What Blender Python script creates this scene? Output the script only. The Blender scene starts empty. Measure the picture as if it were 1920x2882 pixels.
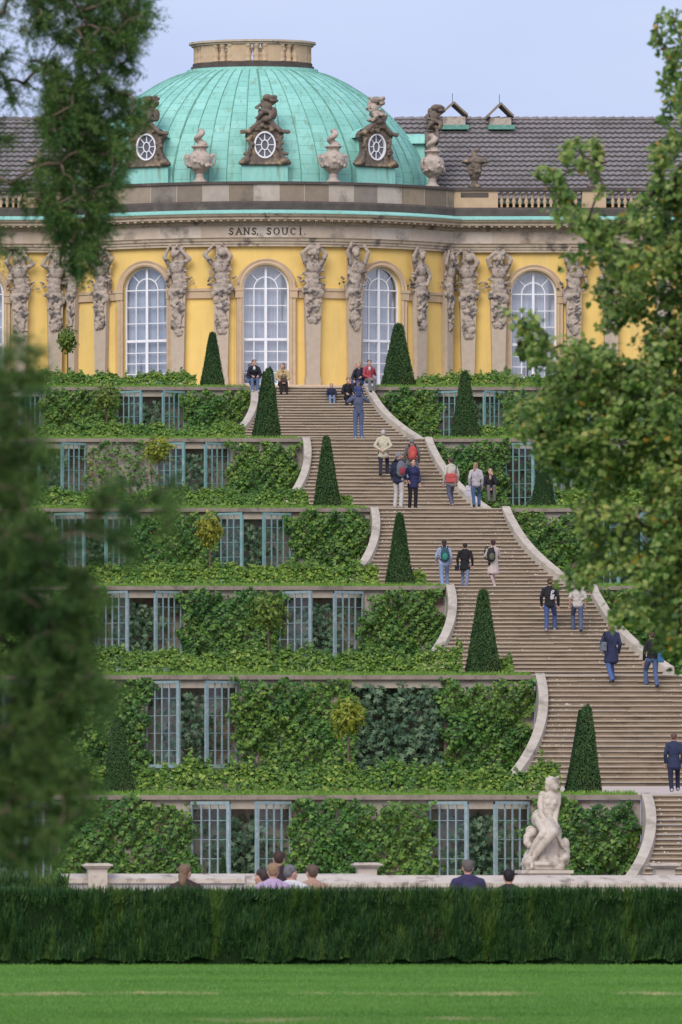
import bpy, math, random
import numpy as np
from mathutils import Vector, Matrix
random.seed(7)
RNG = np.random.default_rng(11)
SC = bpy.context.scene
COL = SC.collection
R = math.radians

# ------------------------------------------------------------------ camera, sky, sun, exposure
# the garden axis is x = 0; the photographer stands 33 m left of it with a long lens
F, XV, HZ, CX, CZ = 23000.0, -1604.0, 2360.0, -33.05, 1.7
cam = bpy.data.cameras.new('camera'); camo = bpy.data.objects.new('camera', cam); COL.objects.link(camo)
camo.location = (CX, 0, CZ); camo.rotation_euler = (R(90), 0, 0)
cam.sensor_fit = 'VERTICAL'; cam.sensor_height = 36; cam.sensor_width = 24
cam.lens = F / 2882 * 36
cam.shift_x = (960 - XV) / 2882; cam.shift_y = (HZ - 1441) / 2882
cam.clip_start = 1; cam.clip_end = 8000
cam.dof.use_dof = True; cam.dof.focus_distance = 285; cam.dof.aperture_fstop = 9.6
SC.camera = camo
W = bpy.data.worlds.new('World'); SC.world = W; W.use_nodes = True
nt = W.node_tree; bg = nt.nodes['Background']
SUN_EL, SUN_AZ = R(40), R(-30)      # behind the photographer's left shoulder
sky = nt.nodes.new('ShaderNodeTexSky'); sky.sky_type = 'NISHITA'; sky.sun_disc = False
sky.sun_elevation = SUN_EL; sky.sun_rotation = R(180) + SUN_AZ; sky.dust_density = 3.0; sky.air_density = 1.0
mxs = nt.nodes.new('ShaderNodeMix'); mxs.data_type = 'RGBA'; mxs.inputs['Factor'].default_value = 0.72
mxs.inputs['B'].default_value = (4.0, 4.6, 7.2, 1)      # even cloud cover
cln = nt.nodes.new('ShaderNodeTexNoise'); cln.inputs['Scale'].default_value = 9; cln.inputs['Detail'].default_value = 5     # thin uneven cloud
clc = nt.nodes.new('ShaderNodeTexCoord'); clm = nt.nodes.new('ShaderNodeMapping'); clm.inputs['Scale'].default_value = (1, 1, 3.2)
clr = nt.nodes.new('ShaderNodeValToRGB'); clr.color_ramp.elements[0].position = .35; clr.color_ramp.elements[0].color = (3.15, 3.7, 5.9, 1); clr.color_ramp.elements[1].position = .68; clr.color_ramp.elements[1].color = (4.15, 4.5, 6.4, 1)
nt.links.new(clc.outputs['Generated'], clm.inputs[0]); nt.links.new(clm.outputs[0], cln.inputs['Vector']); nt.links.new(cln.outputs['Fac'], clr.inputs[0]); nt.links.new(clr.outputs[0], mxs.inputs['B'])
nt.links.new(sky.outputs[0], mxs.inputs['A']); nt.links.new(mxs.outputs['Result'], bg.inputs[0])
bg.inputs[1].default_value = 0.088
sl = bpy.data.lights.new('sun', 'SUN'); sl.energy = 1.5; sl.angle = R(38); sl.color = (1, .95, .87)
so = bpy.data.objects.new('sun', sl); COL.objects.link(so)
sd = Vector((math.sin(SUN_AZ) * math.cos(SUN_EL), -math.cos(SUN_AZ) * math.cos(SUN_EL), math.sin(SUN_EL)))
so.rotation_euler = sd.to_track_quat('Z', 'Y').to_euler(); so.location = (-40, -20, 60)
SC.view_settings.view_transform = 'Standard'; SC.view_settings.look = 'None'
SC.view_settings.exposure = 0.96; SC.view_settings.gamma = 1

# ------------------------------------------------------------------ helpers
D = 1920 / 1568
def PX(dx, Y): return (dx * D - XV) * Y / F + CX            # photo column -> x at depth Y
def PZ(dy, Y): return CZ + (HZ - dy * D) * Y / F            # photo row -> height at depth Y
def hx(s):
    s = s.lstrip('#'); c = [int(s[i:i+2], 16) / 255 for i in (0, 2, 4)]
    return tuple(((v + .055) / 1.055) ** 2.4 if v > .04045 else v / 12.92 for v in c) + (1,)
def c4(c): return tuple(c) + (1,) if len(c) == 3 else tuple(c)

def empty(name, loc=(0, 0, 0), rz=0):
    o = bpy.data.objects.new(name, None); COL.objects.link(o); o.location = loc; o.rotation_euler = (0, 0, rz)
    o.empty_display_size = .2
    return o
def tag(o, label, cat, group=None):
    o['label'] = label; o['category'] = cat
    if group: o['group'] = group
    return o
def kind(o, k): o['kind'] = k; return o
def link(name, me, parent=None, loc=None, rz=None):
    o = bpy.data.objects.new(name, me); COL.objects.link(o)
    if parent: o.parent = parent
    if loc is not None: o.location = loc
    if rz is not None: o.rotation_euler = (0, 0, rz)
    return o

class MB:
    def __init__(s): s.v = []; s.f = []; s.m = []
    def add(s, vs, fs, mi=0):
        o = len(s.v); s.v += [tuple(v) for v in vs]; s.f += [tuple(i + o for i in f) for f in fs]; s.m += [mi] * len(fs)
        return s
    def box(s, x0, x1, y0, y1, z0, z1, mi=0):
        v = [(x, y, z) for z in (z0, z1) for y in (y0, y1) for x in (x0, x1)]
        return s.add(v, [(0, 2, 3, 1), (4, 5, 7, 6), (0, 1, 5, 4), (2, 6, 7, 3), (0, 4, 6, 2), (1, 3, 7, 5)], mi)
    def tube(s, pts, rad, n=8, mi=0):
        pts = [Vector(p) for p in pts]
        if not hasattr(rad, '__len__'): rad = [rad] * len(pts)
        vs = []; fs = []
        for i, p in enumerate(pts):
            t = (pts[min(i + 1, len(pts) - 1)] - pts[max(i - 1, 0)])
            t = t.normalized() if t.length > 1e-9 else Vector((0, 0, 1))
            a = Vector((0, 0, 1)) if abs(t.z) < .9 else Vector((1, 0, 0))
            u = t.cross(a).normalized(); w = t.cross(u)
            for k in range(n):
                an = 2 * math.pi * k / n
                vs.append(p + (u * math.cos(an) + w * math.sin(an)) * rad[i])
        for i in range(len(pts) - 1):
            for k in range(n):
                k2 = (k + 1) % n
                fs.append((i * n + k, i * n + k2, (i + 1) * n + k2, (i + 1) * n + k))
        fs.append(tuple(range(n - 1, -1, -1))); fs.append(tuple((len(pts) - 1) * n + k for k in range(n)))
        return s.add(vs, fs, mi)
    def lathe(s, prof, n=20, c=(0, 0, 0), mi=0, sx=1, sy=1):
        vs = []; fs = []
        for r, z in prof:
            for k in range(n):
                a = 2 * math.pi * k / n
                vs.append((c[0] + r * sx * math.cos(a), c[1] + r * sy * math.sin(a), c[2] + z))
        for i in range(len(prof) - 1):
            for k in range(n):
                k2 = (k + 1) % n
                fs.append((i * n + k, i * n + k2, (i + 1) * n + k2, (i + 1) * n + k))
        fs.append(tuple(range(n - 1, -1, -1))); fs.append(tuple((len(prof) - 1) * n + k for k in range(n)))
        return s.add(vs, fs, mi)
    def ell(s, c, r, n=10, m=7, mi=0, rot=None):
        if not hasattr(r, '__len__'): r = (r, r, r)
        vs = []; M = rot or Matrix.Identity(3); c = Vector(c)
        for i in range(m + 1):
            t = math.pi * i / m
            for k in range(n):
                a = 2 * math.pi * k / n
                vs.append(c + M @ Vector((r[0] * math.sin(t) * math.cos(a), r[1] * math.sin(t) * math.sin(a), r[2] * math.cos(t))))
        fs = []
        for i in range(m):
            for k in range(n):
                k2 = (k + 1) % n
                a, b, c2, d = i * n + k, (i + 1) * n + k, (i + 1) * n + k2, i * n + k2
                fs.append((b, c2, d) if i == 0 else (a, b, d) if i == m - 1 else (a, b, c2, d))
        return s.add(vs, fs, mi)
    def cap(s, a, b, ra, rb=None, n=9, mi=0):          # a tapered limb with round ends
        rb = ra if rb is None else rb
        a = Vector(a); b = Vector(b)
        s.tube([a, a.lerp(b, .5), b], [ra, (ra + rb) / 2, rb], n, mi)
        s.ell(a, ra, n, 6, mi); s.ell(b, rb, n, 6, mi)
        return s
    def mesh(s, name, mats, smooth=False):
        me = bpy.data.meshes.new(name); me.from_pydata(s.v, [], s.f)
        for m in (mats if isinstance(mats, (list, tuple)) else [mats]): me.materials.append(m)
        if any(s.m): me.polygons.foreach_set('material_index', s.m)
        if smooth: me.polygons.foreach_set('use_smooth', [True] * len(s.f))
        me.update()
        return me
    def build(s, name, mats, parent=None, smooth=False, loc=None, rz=None):
        return link(name, s.mesh(name, mats, smooth), parent, loc, rz)
    def body(s, name, mats, voxel=.03, it=4, extra=None):    # fuse overlapping volumes into one skin
        me = s.mesh(name, mats)
        o = bpy.data.objects.new('tmp', me); COL.objects.link(o)
        m = o.modifiers.new('r', 'REMESH'); m.mode = 'VOXEL'; m.voxel_size = voxel; m.use_smooth_shade = True
        if it:
            k = o.modifiers.new('s', 'SMOOTH'); k.iterations = it; k.factor = .5
        ev = o.evaluated_get(bpy.context.evaluated_depsgraph_get())
        out = bpy.data.meshes.new_from_object(ev); out.name = name
        out.materials.clear()
        for mm in (mats if isinstance(mats, (list, tuple)) else [mats]): out.materials.append(mm)
        bpy.data.objects.remove(o); bpy.data.meshes.remove(me)
        out.polygons.foreach_set('use_smooth', [True] * len(out.polygons))
        if extra is not None and extra.v:
            nv = len(out.vertices); nf = len(out.polygons)
            co = np.empty(nv * 3); out.vertices.foreach_get('co', co)
            fs = [tuple(p.vertices) for p in out.polygons]
            ms = [0] * nf
            vs = [tuple(c) for c in co.reshape(-1, 3)] + extra.v
            fs += [tuple(i + nv for i in f) for f in extra.f]; ms += extra.m
            me2 = bpy.data.meshes.new(name); me2.from_pydata(vs, [], fs)
            for mm in out.materials: me2.materials.append(mm)
            me2.polygons.foreach_set('material_index', ms); me2.polygons.foreach_set('use_smooth', [True] * len(fs))
            me2.update(); bpy.data.meshes.remove(out); out = me2
        return out

def np_mesh(name, co, faces, mats, mi=None):
    """faces: (n,k) int array of equal-size polygons"""
    me = bpy.data.meshes.new(name)
    n, k = faces.shape
    me.vertices.add(len(co)); me.vertices.foreach_set('co', np.ascontiguousarray(co, dtype=np.float32).ravel())
    me.loops.add(n * k); me.loops.foreach_set('vertex_index', np.ascontiguousarray(faces, dtype=np.int32).ravel())
    me.polygons.add(n); me.polygons.foreach_set('loop_start', np.arange(n, dtype=np.int32) * k)
    for m in (mats if isinstance(mats, (list, tuple)) else [mats]): me.materials.append(m)
    if mi is not None: me.polygons.foreach_set('material_index', mi.astype(np.int32))
    me.update(calc_edges=True)
    return me

def fan(outline, lift=.12):
    """leaf outline (x, y) -> verts with a raised middle and its triangle fan"""
    v = [(0, .45, lift)] + [(x, y, 0) for x, y in outline]
    n = len(outline)
    return np.array(v), np.array([(0, i + 1, (i + 1) % n + 1) for i in range(n)])
VINE = fan([(0, 0), (.30, -.12), (.55, .15), (.38, .34), (.52, .68), (.20, .66), (0, 1.0), (-.20, .66), (-.52, .68), (-.38, .34), (-.55, .15), (-.30, -.12)])
VINE8 = fan([(0, 0), (.42, -.06), (.56, .32), (.30, .58), (0, 1.0), (-.30, .58), (-.56, .32), (-.42, -.06)], .16)
LIND = fan([(0, 0), (.28, -.1), (.5, .2), (.38, .62), (0, 1.08), (-.38, .62), (-.5, .2), (-.28, -.1)])
FIGL = fan([(0, 0), (.35, .0), (.62, .28), (.22, .38), (.5, .85), (.12, .62), (0, 1.15), (-.12, .62), (-.5, .85), (-.22, .38), (-.62, .28), (-.35, 0)])
BLADE = (np.array([(-.5, 0, 0), (.5, 0, 0), (.28, .6, .06), (0, 1, .0), (-.28, .6, .06)]), np.array([(0, 1, 2), (0, 2, 4), (4, 2, 3)]))
def unit(a): return a / np.maximum(np.linalg.norm(a, axis=1, keepdims=True), 1e-9)
def leaves(name, pos, nrm, tip, size, tmpl, mats, parent=None, aspect=1.0):
    """many small leaves: each at pos, facing nrm, pointing along tip"""
    n = len(pos); nrm = unit(nrm); t = tip - nrm * np.sum(tip * nrm, axis=1, keepdims=True); t = unit(t); b = np.cross(t, nrm)
    tv, tf = tmpl
    sz = np.broadcast_to(np.asarray(size, dtype=float), (n,))[:, None, None]
    co = pos[:, None, :] + sz * (tv[None, :, 0:1] * aspect * b[:, None, :] + tv[None, :, 1:2] * t[:, None, :] + tv[None, :, 2:3] * nrm[:, None, :])
    fs = (tf[None] + (np.arange(n) * len(tv))[:, None, None]).reshape(-1, tf.shape[1])
    return link(name, np_mesh(name, co.reshape(-1, 3), fs, mats), parent)
def wav(x, y, s=1.0, ph=0.0):     # cheap smooth noise in [-1, 1]
    return (np.sin(x * 1.7 * s + 1.3 + ph) * np.cos(y * 2.1 * s - .7 + ph * 1.7) + .6 * np.sin(x * 4.1 * s + y * 3.3 * s + ph * 2.3) + .4 * np.sin(x * 7.9 * s - y * 6.7 * s + ph)) / 2.0

# ------------------------------------------------------------------ materials
def nodes(name):
    m = bpy.data.materials.new(name); m.use_nodes = True
    t = m.node_tree; b = t.nodes['Principled BSDF']
    return m, t, b
def N(t, typ, **kw):
    n = t.nodes.new(typ)
    for k, v in kw.items(): setattr(n, k, v)
    return n
def ramp(t, fac, stops, interp='LINEAR'):
    r = N(t, 'ShaderNodeValToRGB'); r.color_ramp.interpolation = interp
    e = r.color_ramp.elements
    while len(e) < len(stops): e.new(.5)
    for i, (p, c) in enumerate(stops): e[i].position = p; e[i].color = c4(c)
    t.links.new(fac, r.inputs[0]); return r.outputs[0]
def noise(t, scale, detail=4, rough=.6, vec=None, stretch=None, coord='Object'):
    n = N(t, 'ShaderNodeTexNoise'); n.inputs['Scale'].default_value = scale; n.inputs['Detail'].default_value = detail; n.inputs['Roughness'].default_value = rough
    if vec is None:
        tc = N(t, 'ShaderNodeTexCoord'); vec = tc.outputs[coord]
    if stretch:
        mp = N(t, 'ShaderNodeMapping'); mp.inputs['Scale'].default_value = stretch; t.links.new(vec, mp.inputs[0]); vec = mp.outputs[0]
    t.links.new(vec, n.inputs['Vector']); return n.outputs['Fac']
def mix(t, fac, a, b, mode='MIX'):
    m = N(t, 'ShaderNodeMix', data_type='RGBA', blend_type=mode)
    if isinstance(fac, (int, float)): m.inputs['Factor'].default_value = fac
    else: t.links.new(fac, m.inputs['Factor'])
    for v, k in ((a, 'A'), (b, 'B')):
        if isinstance(v, (tuple, list)): m.inputs[k].default_value = c4(v)
        else: t.links.new(v, m.inputs[k])
    return m.outputs['Result']
def bump(t, b, h, strength=.3, dist=.02):
    n = N(t, 'ShaderNodeBump'); n.inputs['Strength'].default_value = strength; n.inputs['Distance'].default_value = dist
    t.links.new(h, n.inputs['Height']); t.links.new(n.outputs[0], b.inputs['Normal'])
def pm(name, c1, c2=None, scale=6, rough=.8, spec=.3, bmp=0, dirt=None, dirt_scale=1.2, dirt_lo=.5, dirt_hi=.65, stretch=None, bdist=.02, dstretch=None):
    m, t, b = nodes(name)
    b.inputs['Roughness'].default_value = rough; b.inputs['Specular IOR Level'].default_value = spec
    c2 = c2 or tuple(x * .82 for x in c1[:3])
    f = noise(t, scale, stretch=stretch)
    col = ramp(t, f, [(.3, c2), (.7, c1)])
    if dirt:
        d = noise(t, dirt_scale, 6, .65, stretch=dstretch)
        col = mix(t, ramp(t, d, [(dirt_lo, (0, 0, 0)), (dirt_hi, (1, 1, 1))]), col, dirt)
    t.links.new(col, b.inputs['Base Color'])
    if bmp: bump(t, b, f, bmp, bdist)
    return m
def leafmat(name, stops, rough=.55, trans=.25, big=None, thr=(.48, .62), vary=.0):
    """leaf colours drawn at random per leaf; big = (scale, tint) adds broad patches"""
    m, t, b = nodes(name)
    g = N(t, 'ShaderNodeNewGeometry')
    col = ramp(t, g.outputs['Random Per Island'], stops)
    if big:
        f = noise(t, big[0], 3)
        col = mix(t, ramp(t, f, [(thr[0], (0, 0, 0)), (thr[1], (1, 1, 1))]), col, big[1], 'MULTIPLY' if len(big) < 3 else 'MIX')
    if vary:
        oi = N(t, 'ShaderNodeObjectInfo')
        col = mix(t, 1.0, col, ramp(t, oi.outputs['Random'], [(0, (1 - vary, 1 - vary * .8, 1 - vary * .3)), (.5, (1, 1, 1)), (1, (1 + vary, 1 + vary * .5, 1 - vary * .4))]), 'MULTIPLY')
    b.inputs['Roughness'].default_value = rough; b.inputs['Specular IOR Level'].default_value = .35
    t.links.new(col, b.inputs['Base Color'])
    tr = N(t, 'ShaderNodeBsdfTranslucent'); t.links.new(col, tr.inputs[0])
    mx = N(t, 'ShaderNodeMixShader'); mx.inputs[0].default_value = trans
    t.links.new(b.outputs[0], mx.inputs[1]); t.links.new(tr.outputs[0], mx.inputs[2])
    t.links.new(mx.outputs[0], t.nodes['Material Output'].inputs[0])
    return m

M = {}
M['yellow'] = pm('yellow_plaster', (.75, .53, .175), (.695, .475, .15), 1.3, .85, .2, .08, dirt=(.55, .40, .175), dirt_scale=1.3, dirt_lo=.50, dirt_hi=.78, dstretch=(1, 1, .16))
M['stone'] = pm('sandstone', (.46, .37, .275), (.36, .285, .21), 2.2, .85, .2, .25, dirt=(.22, .175, .14), dirt_scale=.8, dirt_lo=.56, dirt_hi=.72)
M['surround'] = pm('warm_sandstone', (.52, .385, .255), (.43, .31, .20), 2.6, .85, .2, .15)
M['shaft'] = pm('shaft_sandstone', (.47, .385, .30), (.40, .325, .25), 3.5, .85, .2, .15)
M['trim'] = pm('trim_sandstone', (.50, .41, .31), (.38, .31, .23), 3, .85, .2, .2, dirt=(.16, .135, .115), dirt_scale=1.6, dirt_lo=.57, dirt_hi=.66)
M['carved'] = pm('weathered_carving', (.44, .365, .30), (.31, .255, .215), 5, .9, .15, .8, dirt=(.085, .076, .075), dirt_scale=2.3, dirt_lo=.50, dirt_hi=.60, bdist=.04)
M['crust'] = pm('blackened_carving', (.20, .155, .12), (.085, .07, .062), 4.5, .9, .15, .6, dirt=(.33, .25, .155), dirt_scale=2.6, dirt_lo=.56, dirt_hi=.66, bdist=.03)
M['urnstone'] = pm('urn_stone', (.46, .385, .33), (.36, .295, .25), 6, .9, .15, .5, dirt=(.24, .2, .17), dirt_scale=4, dirt_lo=.52, dirt_hi=.65)
M['black_stone'] = pm('soot_stone', (.105, .088, .078), (.065, .055, .05), 2.5, .9, .2, .2, dirt=(.2, .165, .135), dirt_scale=.9, dirt_lo=.6, dirt_hi=.75)
M['white_paint'] = pm('white_paint', (.76, .76, .79), (.70, .70, .74), 4, .45, .4)
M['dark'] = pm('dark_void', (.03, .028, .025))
M['teal'] = pm('teal_paint', (.175, .315, .30), (.13, .255, .245), 8, .5, .4, dirt=(.29, .34, .335), dirt_scale=5, dirt_lo=.53, dirt_hi=.7)
M['greyteal'] = pm('weathered_teal_paint', (.235, .315, .325), (.17, .245, .255), 10, .6, .35, dirt=(.34, .37, .38), dirt_scale=7, dirt_lo=.53, dirt_hi=.68)
M['plaster'] = pm('stringer_plaster', (.45, .40, .335), (.34, .295, .24), 3, .85, .2, .3, dirt=(.20, .17, .135), dirt_scale=1.1, dirt_lo=.52, dirt_hi=.68)
M['coping'] = pm('coping_stone', (.27, .225, .185), (.19, .155, .128), 4, .9, .2, .3, dirt=(.11, .095, .08), dirt_scale=1.7, dirt_lo=.55, dirt_hi=.7)
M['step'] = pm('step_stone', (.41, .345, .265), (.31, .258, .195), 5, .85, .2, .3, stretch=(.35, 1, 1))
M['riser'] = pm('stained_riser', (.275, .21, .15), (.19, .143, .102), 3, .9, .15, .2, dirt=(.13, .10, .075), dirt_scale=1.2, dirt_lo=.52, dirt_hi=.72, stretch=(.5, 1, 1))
M['gravel'] = pm('pale_gravel', (.50, .43, .37), (.40, .34, .29), 30, .95, .1, .2)
M['marble'] = pm('white_marble', (.50, .44, .37), (.40, .345, .285), 3, .6, .35, .1, dirt=(.2, .165, .125), dirt_scale=3.6, dirt_lo=.52, dirt_hi=.66)
M['wallmarble'] = pm('garden_wall_stone', (.48, .44, .445), (.40, .365, .375), 2.0, .8, .25, .1, dirt=(.31, .285, .28), dirt_scale=1.2, dirt_lo=.54, dirt_hi=.76)
M['bark'] = pm('bark', (.085, .065, .05), (.04, .03, .024), 12, .95, .1, .6)
M['twig'] = pm('thin_bark', (.16, .11, .085), (.09, .065, .05), 10, .9, .1, .3)
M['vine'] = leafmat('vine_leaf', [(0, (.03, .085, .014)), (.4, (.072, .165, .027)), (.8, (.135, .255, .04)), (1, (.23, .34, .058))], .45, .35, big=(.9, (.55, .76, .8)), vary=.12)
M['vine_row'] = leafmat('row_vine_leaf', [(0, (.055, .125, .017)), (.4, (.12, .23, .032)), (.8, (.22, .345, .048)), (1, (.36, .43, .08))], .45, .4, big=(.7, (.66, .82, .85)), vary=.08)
M['fig'] = leafmat('fig_leaf', [(0, (.036, .085, .045)), (.6, (.085, .155, .08)), (1, (.16, .235, .13))], .55, .25)
M['yew'] = leafmat('yew_needles', [(0, (.012, .038, .010)), (.6, (.03, .078, .018)), (1, (.065, .125, .028))], .7, .12, big=(1.3, (.065, .055, .02), 1), thr=(.58, .76))
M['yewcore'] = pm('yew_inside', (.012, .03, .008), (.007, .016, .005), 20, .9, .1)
M['conifer'] = leafmat('conifer_needles', [(0, (.018, .056, .016)), (.45, (.065, .14, .03)), (.8, (.145, .235, .048)), (1, (.24, .30, .08))], .65, .35, big=(2.2, (.38, .56, .56)))
M['linden'] = leafmat('linden_leaf', [(0, (.052, .118, .024)), (.3, (.125, .215, .038)), (.65, (.245, .33, .066)), (.96, (.40, .43, .14)), (.987, (.52, .36, .06)), (1, (.6, .27, .03))], .45, .45, big=(1.2, (.66, .8, .78)))
M['yelltree'] = leafmat('yellow_leaf', [(0, (.14, .18, .02)), (.5, (.26, .27, .03)), (1, (.42, .39, .06))], .5, .4)
M['limetree'] = leafmat('lime_leaf', [(0, (.13, .18, .018)), (.5, (.245, .29, .03)), (1, (.38, .39, .05))], .5, .4)
M['greentree'] = leafmat('young_leaf', [(0, (.06, .12, .015)), (.5, (.11, .18, .025)), (1, (.2, .25, .035))], .5, .3)
# copper sheet: seams laid out round the oval dome
def copper_mat(name, seams=True, dark=1.0):
    m, t, b = nodes(name)
    tc = N(t, 'ShaderNodeTexCoord'); sep = N(t, 'ShaderNodeSeparateXYZ'); t.links.new(tc.outputs['Object'], sep.inputs[0])
    f1 = noise(t, .9, 5); f2 = noise(t, 7, 5, .7, stretch=(1, 1, .25))
    col = mix(t, f1, (.18 * dark, .45 * dark, .385 * dark), (.335 * dark, .64 * dark, .57 * dark))
    col = mix(t, ramp(t, f2, [(.52, (0, 0, 0)), (.75, (1, 1, 1))]), col, (.19, .39, .31))
    f3 = noise(t, 3.2, 4, .7, stretch=(1, 1, .1)); col = mix(t, ramp(t, f3, [(.57, (0, 0, 0)), (.70, (1, 1, 1))]), col, (.19, .31, .215))
    if seams:
        uv = N(t, 'ShaderNodeUVMap')
        br = N(t, 'ShaderNodeTexBrick'); br.offset = .5; br.squash = 1
        br.inputs['Scale'].default_value = 1; br.inputs['Brick Width'].default_value = .62; br.inputs['Row Height'].default_value = 1.0
        br.inputs['Mortar Size'].default_value = .016; br.inputs['Mortar Smooth'].default_value = .2
        br.inputs['Color1'].default_value = (1, 1, 1, 1); br.inputs['Color2'].default_value = (.80, .86, .84, 1); br.inputs['Mortar'].default_value = (.55, .60, .54, 1)
        mp = N(t, 'ShaderNodeMapping'); mp.inputs['Rotation'].default_value = (0, 0, R(90)); t.links.new(uv.outputs[0], mp.inputs[0]); t.links.new(mp.outputs[0], br.inputs['Vector'])
        col = mix(t, 1.0, col, br.outputs['Color'], 'MULTIPLY')
    b.inputs['Roughness'].default_value = .62; b.inputs['Specular IOR Level'].default_value = .3
    t.links.new(col, b.inputs['Base Color'])
    return m
M['copper'] = copper_mat('copper_sheet'); M['copper_plain'] = copper_mat('copper_trim', False); M['copper_rib'] = pm('copper_seam', (.15, .36, .29), (.085, .2, .15), 5, .7)
def block_mat(name, w, h, cols, mortar):
    m, t, b = nodes(name)
    tc = N(t, 'ShaderNodeTexCoord'); mp = N(t, 'ShaderNodeMapping'); mp.inputs['Rotation'].default_value = (R(90), 0, 0)
    t.links.new(tc.outputs['Object'], mp.inputs[0])
    br = N(t, 'ShaderNodeTexBrick'); br.inputs['Scale'].default_value = 1; br.inputs['Brick Width'].default_value = w; br.inputs['Row Height'].default_value = h
    br.inputs['Mortar Size'].default_value = .012; br.inputs['Color1'].default_value = (0, 0, 0, 1); br.inputs['Color2'].default_value = (1, 1, 1, 1); br.inputs['Mortar'].default_value = (.5, .5, .5, 1)
    t.links.new(mp.outputs[0], br.inputs['Vector'])
    base = ramp(t, br.outputs['Color'], cols)
    f = noise(t, 3, 6, .65)
    col = mix(t, f, base, (.62, .58, .55), 'MULTIPLY')
    d = noise(t, .7, 5)
    col = mix(t, ramp(t, d, [(.55, (0, 0, 0)), (.7, (1, 1, 1))]), col, (.11, .095, .085))
    col = mix(t, br.outputs['Fac'], col, mortar)
    b.inputs['Roughness'].default_value = .9; b.inputs['Specular IOR Level'].default_value = .15
    t.links.new(col, b.inputs['Base Color']); bump(t, b, f, .2)
    return m
M['parapet'] = block_mat('parapet_blocks', 1.0, 5.0, [(0, (.13, .11, .10)), (.3, (.40, .32, .23)), (.55, (.20, .17, .15)), (.75, (.56, .50, .44)), (1, (.34, .28, .215))], (.43, .36, .29))
M['frieze'] = block_mat('frieze_blocks', 1.7, 5.0, [(0, (.48, .40, .32)), (.5, (.56, .475, .385)), (.85, (.62, .56, .49)), (1, (.50, .41, .31))], (.40, .33, .26))
def tile_mat():
    m, t, b = nodes('roof_tiles')
    f = noise(t, 9, 3); f2 = noise(t, .6, 4)
    col = ramp(t, f, [(.25, (.105, .092, .094)), (.55, (.185, .163, .166)), (.8, (.27, .235, .232))])
    col = mix(t, ramp(t, f2, [(.5, (0, 0, 0)), (.75, (1, 1, 1))]), col, (.10, .095, .085), 'MIX')
    t.links.new(col, b.inputs['Base Color']); b.inputs['Roughness'].default_value = .6
    return m
M['tile'] = tile_mat(); M['tile_gap_shade'] = pm('shaded_tile_edge', (.07, .063, .06), (.045, .045, .04), 6, .9, .2)  # shadow gap under each tile row, painted dark on its front edge
def glass_mat(name, tint=(.8, .85, .9), refl=.14):
    m, t, b = nodes(name)
    out = t.nodes['Material Output']; tr = N(t, 'ShaderNodeBsdfTransparent'); tr.inputs[0].default_value = c4(tint)
    gl = N(t, 'ShaderNodeBsdfGlossy'); gl.inputs['Roughness'].default_value = .04
    mx = N(t, 'ShaderNodeMixShader'); mx.inputs[0].default_value = refl
    t.links.new(tr.outputs[0], mx.inputs[1]); t.links.new(gl.outputs[0], mx.inputs[2]); t.links.new(mx.outputs[0], out.inputs[0])
    return m
M['glass'] = glass_mat('window_glass', refl=.22); M['thin_glass'] = glass_mat('door_glass', (.93, .97, .96), .07)
M['darkglass'] = pm('dormer_glass', (.11, .11, .13), (.075, .075, .09), 3, .15, .6)
def curtain_mat():
    m, t, b = nodes('net_curtain')
    f = noise(t, 26, 2, .5, stretch=(1, 1, .02)); f2 = noise(t, 1.2, 3)
    col = ramp(t, f, [(.3, (.44, .45, .50)), (.7, (.66, .67, .73))])
    col = mix(t, ramp(t, f2, [(.4, (0, 0, 0)), (.7, (1, 1, 1))]), col, (.40, .42, .48))
    f3 = noise(t, 2.6, 2, .4, stretch=(1, 1, .06)); col = mix(t, ramp(t, f3, [(.64, (0, 0, 0)), (.67, (1, 1, 1))]), col, (.17, .18, .21))
    t.links.new(col, b.inputs['Base Color']); b.inputs['Roughness'].default_value = .9
    return m
M['curtain'] = curtain_mat()
M['bronze'] = pm('dark_lettering', (.055, .045, .035), None, 5, .6, .3)

# ------------------------------------------------------------------ the palace
BR, YB = 10.5, 323.0; YC = YB + BR; XJ = 7.74; TJ = math.asin(XJ / BR); YW = YC - BR * math.cos(TJ)
XE = 32.0                                                   # wings run out of the picture
G0 = 18.9                                                   # ground at the palace
palace = tag(empty('palace', (0, 326, G0)), 'long yellow baroque palace with a turquoise copper dome and arched windows, crowning the terraces', 'palace')
PI_ = Matrix.Translation((0, -326, -G0))
def put(o):                                                  # parts are built in world metres, then hung on the palace
    o.parent = palace; o.location = Vector(o.location) - Vector((0, 326, G0)); return o
def path(off, step=.12):                                    # front line of the facade, pushed out by off: (x, y, nx, ny)
    pts = []
    r = BR + off; tj = math.acos((YC - (YW - off)) / r)
    pts.append((-XE, YW - off, 0, -1))
    n = 56
    for i in range(n + 1):
        th = -tj + 2 * tj * i / n
        pts.append((r * math.sin(th), YC - r * math.cos(th), math.sin(th), -math.cos(th)))
    pts.append((XE, YW - off, 0, -1))
    return pts
def sweep(mb, prof, mi=0):                                  # prof: [(out, z)] closed section swept along the facade
    P = [path(o) for o, z in prof]; n = len(P[0]); k = len(prof)
    vs = [(P[j][i][0], P[j][i][1], prof[j][1]) for i in range(n) for j in range(k)]
    fs = [(i * k + j, i * k + (j + 1) % k, (i + 1) * k + (j + 1) % k, (i + 1) * k + j) for i in range(n - 1) for j in range(k)]
    fs += [tuple(range(k)), tuple((n - 1) * k + j for j in range(k - 1, -1, -1))]
    mb.add(vs, fs, mi)
def band(name, prof, mat):
    mb = MB(); sweep(mb, prof); return put(mb.build(name, mat))
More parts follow.
